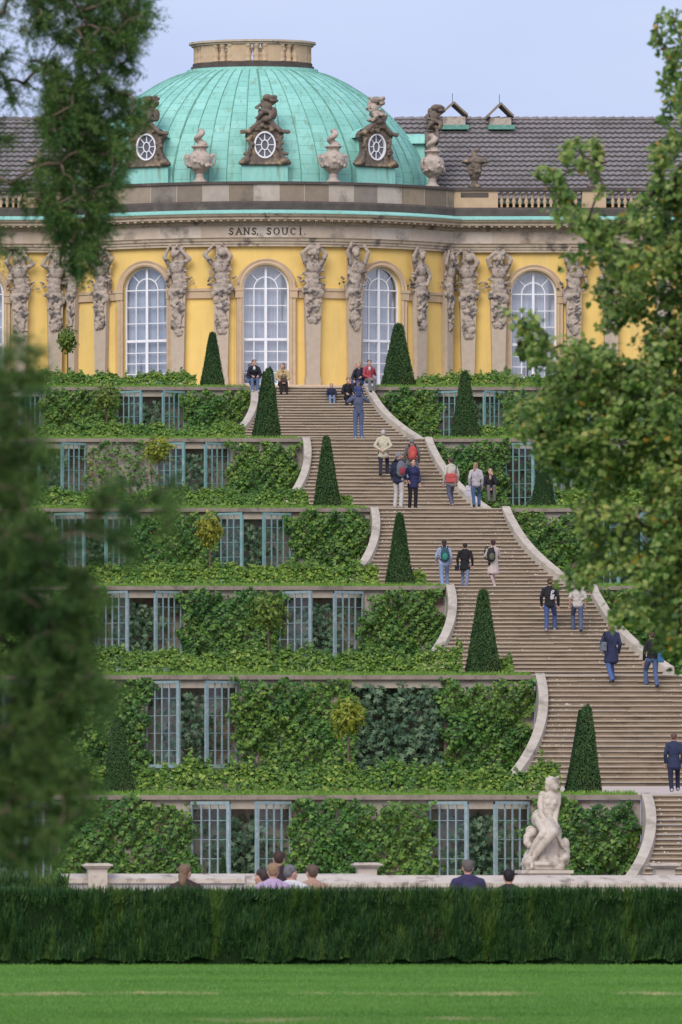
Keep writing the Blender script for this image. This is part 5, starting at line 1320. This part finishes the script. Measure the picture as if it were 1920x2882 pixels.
# ------------------------------------------------------------------ people
CL = {}
def cloth(h, rough=.85):
    if h not in CL: c = hx(h)[:3]; g_ = sum(c) / 3; c = tuple((v * .78 + g_ * .22) * .66 + .006 for v in c); CL[h] = pm('fabric_' + h.strip('#'), c, tuple(v * .8 for v in c), 14, rough, .2, .15)
    return CL[h]
SKIN = pm('skin', (.52, .31, .23), (.46, .26, .19), 9, .55, .35); EYE = pm('eye_dark', (.03, .02, .018)); LIP = pm('lip', (.36, .13, .11))
def mirror(p, s): return (p[0] * s, p[1], p[2])
def person(label, loc, rz, h=1.72, pose='stand', top='#222222', legs='#222222', hair='#3a2a20', shoes='#2a2624', arms=('down', 'down'), long_hair=0, coat=.86, skirt=None, stride=.0, step=.10, lean=0, turn=0, drop=.33, knee=.0, slim=1.0, bust=False, sleeves=True, bare=False, group=None, collar=None, cap=None):
    k = h / 1.72
    jit = ((len(label) * 37) % 11 - 5) * .05 if pose != 'sit' else 0
    root = tag(empty('person', loc, rz + jit), label, 'person', group); root.scale = (k, k, k)
    sit = pose == 'sit'; dz = -.80 if sit else 0
    up = lambda x, y, z: (x * slim, y + lean * max(0, z - .9), z + dz)
    hip = {s: (s * .095, 0, .9 + dz) for s in (-1, 1)}
    if sit:
        kn = {s: (s * (.10 + .02 * (s > 0)), .42, .13 + knee) for s in (-1, 1)}; an = {s: (s * .105, .43 + .05 * s, .08 - drop) for s in (-1, 1)}
    else:
        kn = {s: (s * .10, .03 + s * stride * .55 + (.04 if stride else 0), .49 + (.03 if s * stride > 0 else 0)) for s in (-1, 1)}
        an = {s: (s * .105, -.03 + s * stride * .75 - (.10 if s * stride < 0 else 0), .085 + (.0 if s * stride >= 0 else .07 * min(1, abs(stride) * 4))) for s in (-1, 1)}
        if stride:                                            # leading foot one step higher
            f = 1 if stride > 0 else -1; up_ = step; an[f] = (an[f][0] * 1.15, an[f][1] + .06, an[f][2] + up_); kn[f] = (kn[f][0] * 1.2, kn[f][1] + .10, kn[f][2] + up_ * .8); kn[-f] = (kn[-f][0] * .9, kn[-f][1] + .02, kn[-f][2]); an[-f] = (an[-f][0] * .7, an[-f][1], an[-f][2])
    sh = {s: up(s * .168, 0, 1.385) for s in (-1, 1)}
    A = {}
    for s, a in ((-1, arms[0]), (1, arms[1])):
        T = dict(down=((.238, -.05, 1.13), (.235, .06, .88)), swing=((.24, -.14, 1.15), (.235, -.06, .89)), fwd=((.27, .06, 1.14), (.24, .24, 1.0)), back=((.30, -.12, 1.14), (.06, -.19, .98)),
                 front=((.26, .10, 1.16), (.10, .30, 1.28)), lap=((.25, .10, 1.13), (.08, .36, .98)), knee=((.26, .16, 1.13), (.12, .43, 1.06)), hold=((.36, .05, 1.27), (.16, .08, 1.5)), cheek=((.18, .28, 1.15), (.07, .13, 1.47)),
                 strap=((.25, .02, 1.15), (.14, .16, 1.34)), pocket=((.29, -.04, 1.14), (.20, .08, .97)), crook=((.28, -.02, 1.14), (.18, .22, 1.12)))[a]
        A[s] = (up(T[0][0] * s, T[0][1], T[0][2]), up(T[1][0] * s, T[1][1], T[1][2]))
    hc = up(0, .03, 1.605); ct, stn = math.cos(turn), math.sin(turn)
    def hd(x, y, z): return (hc[0] + x * ct - y * stn, hc[1] + x * stn + y * ct, hc[2] + z)
    rot = Matrix.Rotation(turn, 3, 'Z')
    # the body: one skin from head to feet
    mb = MB()
    mb.ell(hc, (.077, .096, .112), 14, 10, 0, rot); mb.ell(hd(0, .03, -.06), (.056, .066, .062), 10, 7, 0, rot); mb.ell(hd(0, .098, -.012), (.015, .02, .024), 8, 6); mb.ell(hd(0, .085, -.095), (.03, .025, .022), 8, 6)
    for s in (-1, 1): mb.ell(hd(s * .078, -.005, -.01), (.013, .022, .032), 7, 6, 0, rot); mb.ell(hd(s * .045, .07, -.035), (.026, .026, .026), 7, 6)
    mb.cap(up(0, .0, 1.40), hd(0, -.01, -.08), .056, .053)
    mb.ell(up(0, 0, 1.26), (.155, .095, .2)); mb.ell(up(0, 0, 1.05), (.13, .09, .18)); mb.ell(up(0, 0, .92), (.15, .1, .13)); mb.cap(sh[-1], sh[1], .055, .055)
    for s in (-1, 1):
        mb.cap(sh[s], A[s][0], .05, .04); mb.cap(A[s][0], A[s][1], .04, .029); w = Vector(A[s][1]); d = (w - Vector(A[s][0])).normalized()
        mb.ell(w + d * .05, (.034, .034, .05), 8, 6); mb.cap(hip[s], kn[s], .075, .052); mb.cap(kn[s], an[s], .05, .035); mb.ell(Vector(an[s]) + Vector((0, .05, -.045)), (.035, .09, .03))
    ex = fingers_at([(Vector(A[s][1]) + (Vector(A[s][1]) - Vector(A[s][0])).normalized() * .05, Vector(A[s][1]) - Vector(A[s][0]) + Vector((0, .03, -.05))) for s in (-1, 1)], .95)
    for s in (-1, 1):
        ex.ell(hd(s * .03, .083, .012), (.014, .012, .009), 7, 5, 1); ex.cap(hd(s * .018, .092, .034), hd(s * .046, .082, .033), .006, .005, 5, 1)
    ex.cap(hd(-.02, .094, -.058), hd(.02, .094, -.058), .008, .008, 6, 2)
    me = mb.body('body', [SKIN, EYE, LIP], .015, 2, ex); link('body', me, root)
    # jacket
    g = MB(); fat = 1.0
    g.ell(up(0, -.005, 1.22), (.178, .12, .225)); g.ell(up(0, 0, 1.03), (.162, .115, .21)); g.cap(sh[-1], sh[1], .07, .07)
    for s in (-1, 1): g.cap(up(s * .04, -.01, 1.455), up(s * .145, 0, 1.395), .055, .06)
    if bust: g.ell(up(0, .08, 1.25), (.14, .07, .09))
    if not sit or coat > .8:
        z = .95
        while z > coat: g.ell((0, 0, z + dz), (.185 + (.95 - z) * .12, .13 + (.95 - z) * .12, .09)); z -= .06
    if sleeves or True:
        for s in (-1, 1):
            e, w = Vector(A[s][0]), Vector(A[s][1]); w2 = e.lerp(w, .92 if sleeves else .05)
            g.cap(sh[s], e, .07, .056); g.cap(e, w2, .056, .042)
    g.cap(up(0, -.005, 1.40), up(0, .0, 1.455), .08, .064)
    for i in range(5): g.ell(up(random.uniform(-.12, .12), -.1, random.uniform(1.0, 1.3)), (.05, .03, .09), 6, 5)
    for i in range(4):                                         # creases at the waist and elbows
        zc = random.uniform(.98, 1.12); g.cap(up(-.15, -.02, zc), up(.15, -.02, zc + random.uniform(-.05, .05)), .105, .105, 8) if False else g.ell(up(random.choice((-1, 1)) * random.uniform(.08, .15), -.06, zc), (.05, .05, .025), 6, 5)
    link('jacket', g.body('jacket', [cloth(top)], .016, 2), root)
    # trousers or skirt
    t = MB(); t.ell((0, 0, .93 + dz), (.165, .125, .13))
    if bare: pass
    for s in (-1, 1):
        if skirt: t.cap(hip[s], Vector(hip[s]).lerp(Vector(kn[s]), .8), .1, .09)
        else: t.cap(hip[s], kn[s], .098, .072); t.cap(kn[s], Vector(an[s]) + Vector((0, .0, -.03)), .070, .062)
    link('skirt' if skirt else 'trousers', t.body('trousers', [cloth(legs)], .016, 2), root)
    if skirt:
        t = MB()
        for s in (-1, 1): t.cap(kn[s], an[s], .056, .04)
        link('stockings', t.body('stockings', [cloth(skirt)], .015, 1), root)
    for s in (-1, 1):
        f = MB(); f.ell(Vector(an[s]) + Vector((0, -.02, -.035)), (.045, .06, .05)); f.ell(Vector(an[s]) + Vector((s * .01, .09, -.05)), (.046, .10, .035)); link('shoe', f.body('shoe', [cloth(shoes)], .012, 1), root)
    # hair
    b = MB(); b.ell(hd(0, -.018, .03), (.085, .097, .095), 14, 9, 0, rot); b.ell(hd(0, -.045, -.01), (.074, .066, .068), 10, 7, 0, rot)
    if cap: b.ell(hd(0, .01, .06), (.09, .105, .07), 12, 8, 0, rot)
    for i in range(12): a = i * 2.4; b.ell(hd(.075 * math.cos(a), -.03 + .075 * math.sin(a) * .9, .035 + .045 * math.sin(i * 1.7)), .024, 6, 5)
    if long_hair:
        for i in range(4): b.ell(hd(.0, -.075 - .006 * i, -.06 - long_hair * i / 3), (.075 - .008 * i, .045, .07), 8, 6)
    link('cap' if cap else 'hair', b.body('hair', [cloth(hair, .6)], .014, 1), root)
    if collar:
        c = MB(); c.ell(up(0, .07, 1.37), (.055, .06, .10)); link('shirt', c.body('shirt', [cloth(collar)], .015, 1), root)
    return root
def on_step(k, dx, dy):
    rise = (TZ[k] - foot(k)) / NS; tr = FD / (NS - 1); best = None
    for i in range(NS):
        Y = TY[k] - i * tr + tr / 2; z = TZ[k] - i * rise; e = abs((HZ - (z - CZ) * F / Y) / D - dy)
        if best is None or e < best[0]: best = (e, Y, z)
    return (PX(dx, best[1]), best[1], best[2])
def on_land(k, dx, off):
    Y = TY[k] + off; ys = (TY[k - 1] if k else 340) - (FD + .2 if k else 0) - TY[k]
    z = TZ[k] + (-.01 + .05 * off / 2.2 if off < 2.2 else .04 + (RISE - .028) * (off - 2.2) / (ys - 2.2)); return (PX(dx, Y), Y, z)
def tall(loc, dy): return PZ(dy, loc[1]) - loc[2]
def rucksack(label, loc, rz, col, pocket, h=1.72, dz=0, cat='backpack'):
    k = h / 1.72; o = tag(empty('backpack', loc, rz), label, cat, None); o.scale = (k, k, k)
    b = MB(); b.ell((0, -.21, 1.22 + dz), (.16, .10, .23)); b.ell((0, -.2, 1.08 + dz), (.155, .10, .14)); b.ell((0, -.2, 1.36 + dz), (.11, .08, .1)); link('bag', b.body('bag', [cloth(col)], .018, 3), o)
    b = MB(); b.ell((0, -.29, 1.14 + dz), (.105, .05, .13)); link('pocket', b.body('pocket', [cloth(pocket)], .015, 2), o)
    for s in (-1, 1):
        b = MB(); b.tube([(s * .1, -.17, 1.42 + dz), (s * .11, -.06, 1.497 + dz), (s * .115, .085, 1.43 + dz), (s * .125, .145, 1.25 + dz), (s * .15, .05, 1.08 + dz), (s * .13, -.16, 1.02 + dz)], .02, 6); b.build('strap', cloth('#23232a'), o)
    return o
def bag(label, loc, rz, col, c, r, strap=None, h=1.72, cat='bag', name='shoulder_bag'):
    k = h / 1.72; o = tag(empty(name, loc, rz), label, cat); o.scale = (k, k, k)
    b = MB(); x, y, z = c; b.box(x - r[0], x + r[0], y - r[1], y + r[1], z - r[2], z + r[2]); link('body', b.body('bag', [cloth(col)], .015, 5), o)
    b = MB(); b.box(x - r[0] * .8, x + r[0] * .8, y - r[1] - .012, y - r[1] * .6, z + r[2] * .1, z + r[2] * .85); link('flap', b.body('flap', [cloth(col)], .012, 2), o)
    if strap: b = MB(); b.tube(strap, .016, 6); b.build('strap', cloth('#26242c'), o)
    return o
B_ = 'visitors on the stairs'; SITN = 'people sitting at the head of the stairs'
PI = math.pi
# at the palace and on the topmost flight
sl0 = lambda X: (YC - math.sqrt((BR + .42) ** 2 - X * X)) - .02
def at_plinth(dx): X = PX(dx, 322.8); Y = sl0(X); return (PX(dx, Y), Y, Z['base'] - .02)
l = at_plinth(583); person('grey-haired man in navy sitting on the palace step behind a dark-jacketed woman', l, PI, 1.74, 'sit', '#2c3566', '#3a4a78', '#6d6157', arms=('lap', 'lap'), drop=.45, group=SITN)
Yw = TY[0] - .25; l = (-2.15, Yw, TZ[0] + .12)
person('woman in black jacket, white shirt and jeans, sitting on the left stair wall', l, PI, 1.66, 'sit', '#20222c', '#5b7fae', '#40302a', '#e8e6e4', arms=('knee', 'knee'), drop=.36, collar='#eceaf0', turn=.15, group=SITN, bust=True)
l = (PX(650, TY[0] - .1), TY[0] - .05, TZ[0] + .0)
person('red-haired woman in a yellow jacket sitting on the top step with a brown handbag', l, PI, 1.68, 'sit', '#d9b877', '#2b2630', '#8a5a3c', arms=('lap', 'lap'), drop=.30, collar='#a8935c', turn=-.6, long_hair=.05, group=SITN, bust=True)
bag('brown leather handbag on the lap of the woman in yellow', l, PI, '#5a4540', (0, .40, .25), (.12, .05, .09), [(-.08, .40, .33), (-.05, .40, .45), (.05, .40, .45), (.08, .40, .33)], 1.68, 'handbag', 'handbag')
l = on_step(0, 762, 921); person('blond child in a navy anorak and pale jeans sitting alone on the steps', l, PI, 1.22, 'sit', '#272d4c', '#7fa0cf', '#b58a5c', '#6b6f80', arms=('lap', 'lap'), drop=.36, knee=.08, group=SITN)
l = on_step(0, 801, 920); person('dark-haired woman in black with hand on cheek, sitting beside the standing father', l, PI, 1.62, 'sit', '#22212b', '#1e1e28', '#40291f', arms=('cheek', 'knee'), drop=.38, knee=.05, group=SITN)
l = on_land(1, 824, .25); fh = tall(l, 893)
person('tall man in grey-blue sweater and jeans carrying a child on his shoulders', l, 0, fh, 'stand', '#5a6584', '#566e9c', '#6a5a48', '#b8b0b8', arms=('hold', 'hold'), coat=.9, cap=None, group=B_)
person('small child in a blue top riding on the shoulders of the father in grey-blue', (l[0], l[1] - .05, l[2] + fh * .835), 0, .95, 'sit', '#38508e', '#5b719d', '#8e7c68', arms=('fwd', 'fwd'), drop=.32, turn=.3, group=B_)
l = at_plinth(826); person('blond woman in dark navy jacket sitting on the palace step behind the red jacket', l, PI - .5, 1.76, 'sit', '#2b2e48', '#42588e', '#bf9d72', arms=('crook', 'lap'), drop=.45, turn=-.5, long_hair=.04, group=SITN)
rucksack('black rucksack on the back of the woman sitting behind the red jacket', l, PI - .5, '#1c1f2c', '#232838', 1.76, -.80)
person('person in red jacket and grey trousers sitting on the right stair wall', (2.16, TY[0] - .25, TZ[0] + .12), PI + .2, 1.64, 'sit', '#c83246', '#7d8486', '#33231f', arms=('strap', 'lap'), drop=.38, collar='#e6dfe2', turn=-.2, group=SITN)
# second flight
l = on_step(1, 881, 1101); person('white-haired man in a cream jacket walking up with hands clasped behind his back', l, 0, tall(l, 988), 'walk', '#dccfae', '#2c3050', '#cfc9c6', arms=('back', 'back'), coat=.74, stride=.24, group=B_)
l = on_step(1, 947, 1121); hh = tall(l, 1007); person('grey-haired man in grey jacket wearing a red backpack, climbing behind the navy couple', l, 0, hh, 'walk', '#6d6a68', '#8096c4', '#8d8784', arms=('down', 'down'), stride=-.24, coat=.82, group=B_)
rucksack('bright red backpack on the man in the grey jacket', l, 0, '#dd3c30', '#e2523c', hh)
l = on_land(2, 916, .5); hh = tall(l, 1039); person('grey-haired man in navy jacket and white trousers standing on the second landing', l, -.5, hh, 'stand', '#2a2f52', '#d6d0c8', '#9c98a0', '#b3a094', arms=('down', 'down'), coat=.82, turn=-.5, group=B_)
rucksack('large grey and red hiking backpack of the man in white trousers', l, -.15 + .45, '#777a8a', '#b33144', hh)
l = on_land(2, 949, .7); person('woman in navy jacket and black trousers facing downhill beside the white trousers', l, PI + .2, tall(l, 1055), 'stand', '#2e356c', '#20212b', '#3b302c', arms=('down', 'pocket'), coat=.76, turn=.1, bust=True, group=B_)
l = on_land(2, 1037, .6); hh = tall(l, 1051); person('man in a cream jacket with a red shoulder bag walking up, seen from behind', l, 0, hh, 'walk', '#d6cdbb', '#5e6078', '#5c4538', '#b98f78', arms=('down', 'down'), coat=.78, stride=.24, group=B_)
bag('bright red square shoulder bag slung on the man in the cream jacket', l, .0, '#e24a48', (-.02, -.19, 1.02), (.17, .055, .15), [(.14, -.16, 1.15), (.17, -.1, 1.44), (.14, .06, 1.46), (0, .17, 1.25), (-.22, .03, 1.05), (-.15, -.17, 1.1)], hh)
l = on_land(2, 1094, 1.6); hh = tall(l, 1063); person('woman with a long blond ponytail in a pale grey hoodie and jeans', l, 0, hh, 'walk', '#c9bfc6', '#46699c', '#b28e64', arms=('swing', 'down'), coat=.88, long_hair=.26, turn=-.5, stride=.24, group=B_)
bag('thin white carrier bag hanging from the hand of the blond woman', l, 0, '#e4e2ea', (-.27, .02, .66), (.10, .04, .22), [(-.30, .02, .86), (-.27, .03, .97), (-.24, .02, .86)], hh, 'carrier bag', 'carrier_bag')
ls = on_step(1, 1127, 1150); person('fair woman in black top and grey trousers, hand on cheek, sitting by the stair wall', (PX(1127, ls[1] + .3), ls[1] + .3, ls[2] + .22), PI, 1.62, 'sit', '#23212b', '#77736f', '#a88a66', arms=('cheek', 'lap'), drop=.36, knee=.1, group=SITN, collar='#c9a08a')
# third landing
l = on_land(3, 1021, 12.6); hh = tall(l, 1241); person('dark-haired girl in a light blue top and jeans with a teal backpack', l, 0, hh, 'walk', '#a9bfe6', '#7f9fd0', '#3b2a2a', arms=('fwd', 'down'), coat=.84, long_hair=.12, stride=.24, group=B_)
rucksack('turquoise green backpack on the girl in light blue', l, 0, '#2c5a66', '#159c86', hh)
l = on_land(3, 1069, 12.4); hh = tall(l, 1248); person('man in a loose black jacket and grey-blue jeans, middle of the group of three', l, 0, hh, 'walk', '#1f1d24', '#7d8aad', '#2e2522', arms=('down', 'down'), coat=.76, stride=-.24, slim=1.15, group=B_)
bag('black camera bag at the left hip of the man in black', l, 0, '#23253a', (-.30, -.02, .80), (.075, .07, .10), [(-.30, -.02, .88), (-.25, -.08, 1.2), (-.1, -.02, 1.47), (.12, .14, 1.2)], hh, 'camera bag', 'camera_bag')
l = on_land(3, 1134, 12.6); hh = tall(l, 1241); person('woman with short dark-red hair in a long pink-beige coat, raising a camera', l, 0, hh, 'walk', '#dcc9bf', '#241f27', '#4a2328', '#d9cdc6', arms=('front', 'front'), coat=.55, skirt='#c9a9a4', stride=.24, turn=-.2, bust=True, group=B_)
rucksack('olive and black backpack hung on the left shoulder of the woman in pink-beige', (l[0] - .13, l[1], l[2]), .2, '#2b2b30', '#6e705a', hh)
# fourth and fifth flights
l = on_step(3, 1264, 1459); hh = tall(l, 1330); person('man in a black sweatshirt with white back print and blue jeans, climbing', l, -.1, hh, 'walk', '#26252b', '#3c5c9e', '#3a2c28', '#c9b2a6', arms=('down', 'down'), coat=.88, stride=.24, slim=1.1, group=B_)
def emblem(mb):
    rnd = random.Random(3)
    for i in range(16): mb.ell((rnd.uniform(-.05, .06), -.136, 1.2 + rnd.uniform(-.13, .12)), (rnd.uniform(.015, .035), .008, rnd.uniform(.02, .05)), 6, 5)
pr = MB(); emblem(pr); o = pr.build('back_print', cloth('#d8d4dc'), bpy.data.objects[[q.name for q in COL.objects if q.get('label', '').startswith('man in a black sweatshirt')][0]]); o.location = (.08, 0, .02)
l = on_step(3, 1328, 1458); person('person in cream shirt and jeans half hidden by linden leaves, beside the black sweatshirt', l, 0, tall(l, 1330), 'walk', '#d8cec2', '#55668c', '#5a463a', '#3a4468', arms=('down', 'down'), coat=.86, stride=-.24, sleeves=False, group=B_)
l = on_step(4, 1405, 1573); hh = tall(l, 1430); person('blond woman in a long navy coat and jeans with a grey handbag, climbing', l, 0, hh, 'walk', '#2f3760', '#4a6aae', '#a98a66', '#3a2c2a', arms=('pocket', 'down'), coat=.62, stride=.24, long_hair=.06, bust=True, group=B_)
bag('soft grey handbag on the left arm of the woman in the long navy coat', l, .3, '#7f8790', (-.27, -.06, 1.05), (.06, .11, .12), [(-.27, -.12, 1.15), (-.22, -.05, 1.45), (-.27, .05, 1.15)], hh, 'handbag', 'handbag')
l = on_step(4, 1499, 1590); hh = tall(l, 1452); person('person in black top and jeans under the linden leaves, beside the stair wall', l, 0, hh, 'walk', '#23222a', '#51699c', '#5a4232', '#30282a', arms=('down', 'crook'), coat=.9, stride=-.24, group=B_)
bag('bright blue drawstring bag hanging at the side of the person in the black top', l, 0, '#1d78ac', (.23, -.14, .98), (.09, .08, .17), [(.2, -.13, 1.15), (.15, -.05, 1.45), (.1, .12, 1.3)], hh, 'bag', 'drawstring_bag')
l = on_land(5, 1549, 1.3); hh = tall(l, 1685); person('ginger-haired person in navy jacket and dark trousers on the gravel landing', l, 0, hh, 'walk', '#2f3a62', '#26294a', '#7b5442', '#cfc8d2', arms=('down', 'down'), coat=.76, stride=.24, group=B_)
# people behind the hedge, mostly heads
FY = 'people sitting round the fountain'
def head(dx, dy, label, top, hair, Y=124.0, rz=0, **kw):
    z = PZ(dy, Y); return person(label, (PX(dx, Y), Y, z - .98 * 1.06), rz, 1.82, 'sit', top, '#3a3a48', hair, group=FY, arms=('lap', 'lap'), drop=.42, **kw)
head(426, 1976, 'woman with light brown hair and a dark brown coat, sitting alone before the far wall', '#4a3138', '#8a6a4c', Y=122, turn=-.5, long_hair=.08)
head(641, 1946, 'taller dark-haired person in dark clothes, standing head of the fountain group', '#3b2c34', '#4c342c', Y=126.5)
head(628, 1974, 'person with sandy hair in a lilac top, in front of the fountain group', '#c9a9d8', '#a8845c', Y=122.5)
head(669, 1978, 'grey-haired man in a white shirt turned right in the fountain group', '#f0eef6', '#7d7880', Y=123, turn=-.9, slim=1.15)
head(718, 1977, 'person with brown hair and bare shoulders, right of the white shirt', '#c79a80', '#6e5646', Y=124, turn=.2)
head(601, 1987, 'person in a pale grey top looking left, half hidden behind the lilac top', '#b9b4ac', '#4a3a36', Y=125, turn=.8)
head(1076, 1966, 'man with short grey hair in a navy shirt sitting alone left of the statue', '#3a3468', '#6f6460', Y=127, slim=1.1)
head(1170, 1988, 'person with black curly hair, only the head visible left of the statue', '#30283a', '#231a22', Y=127)
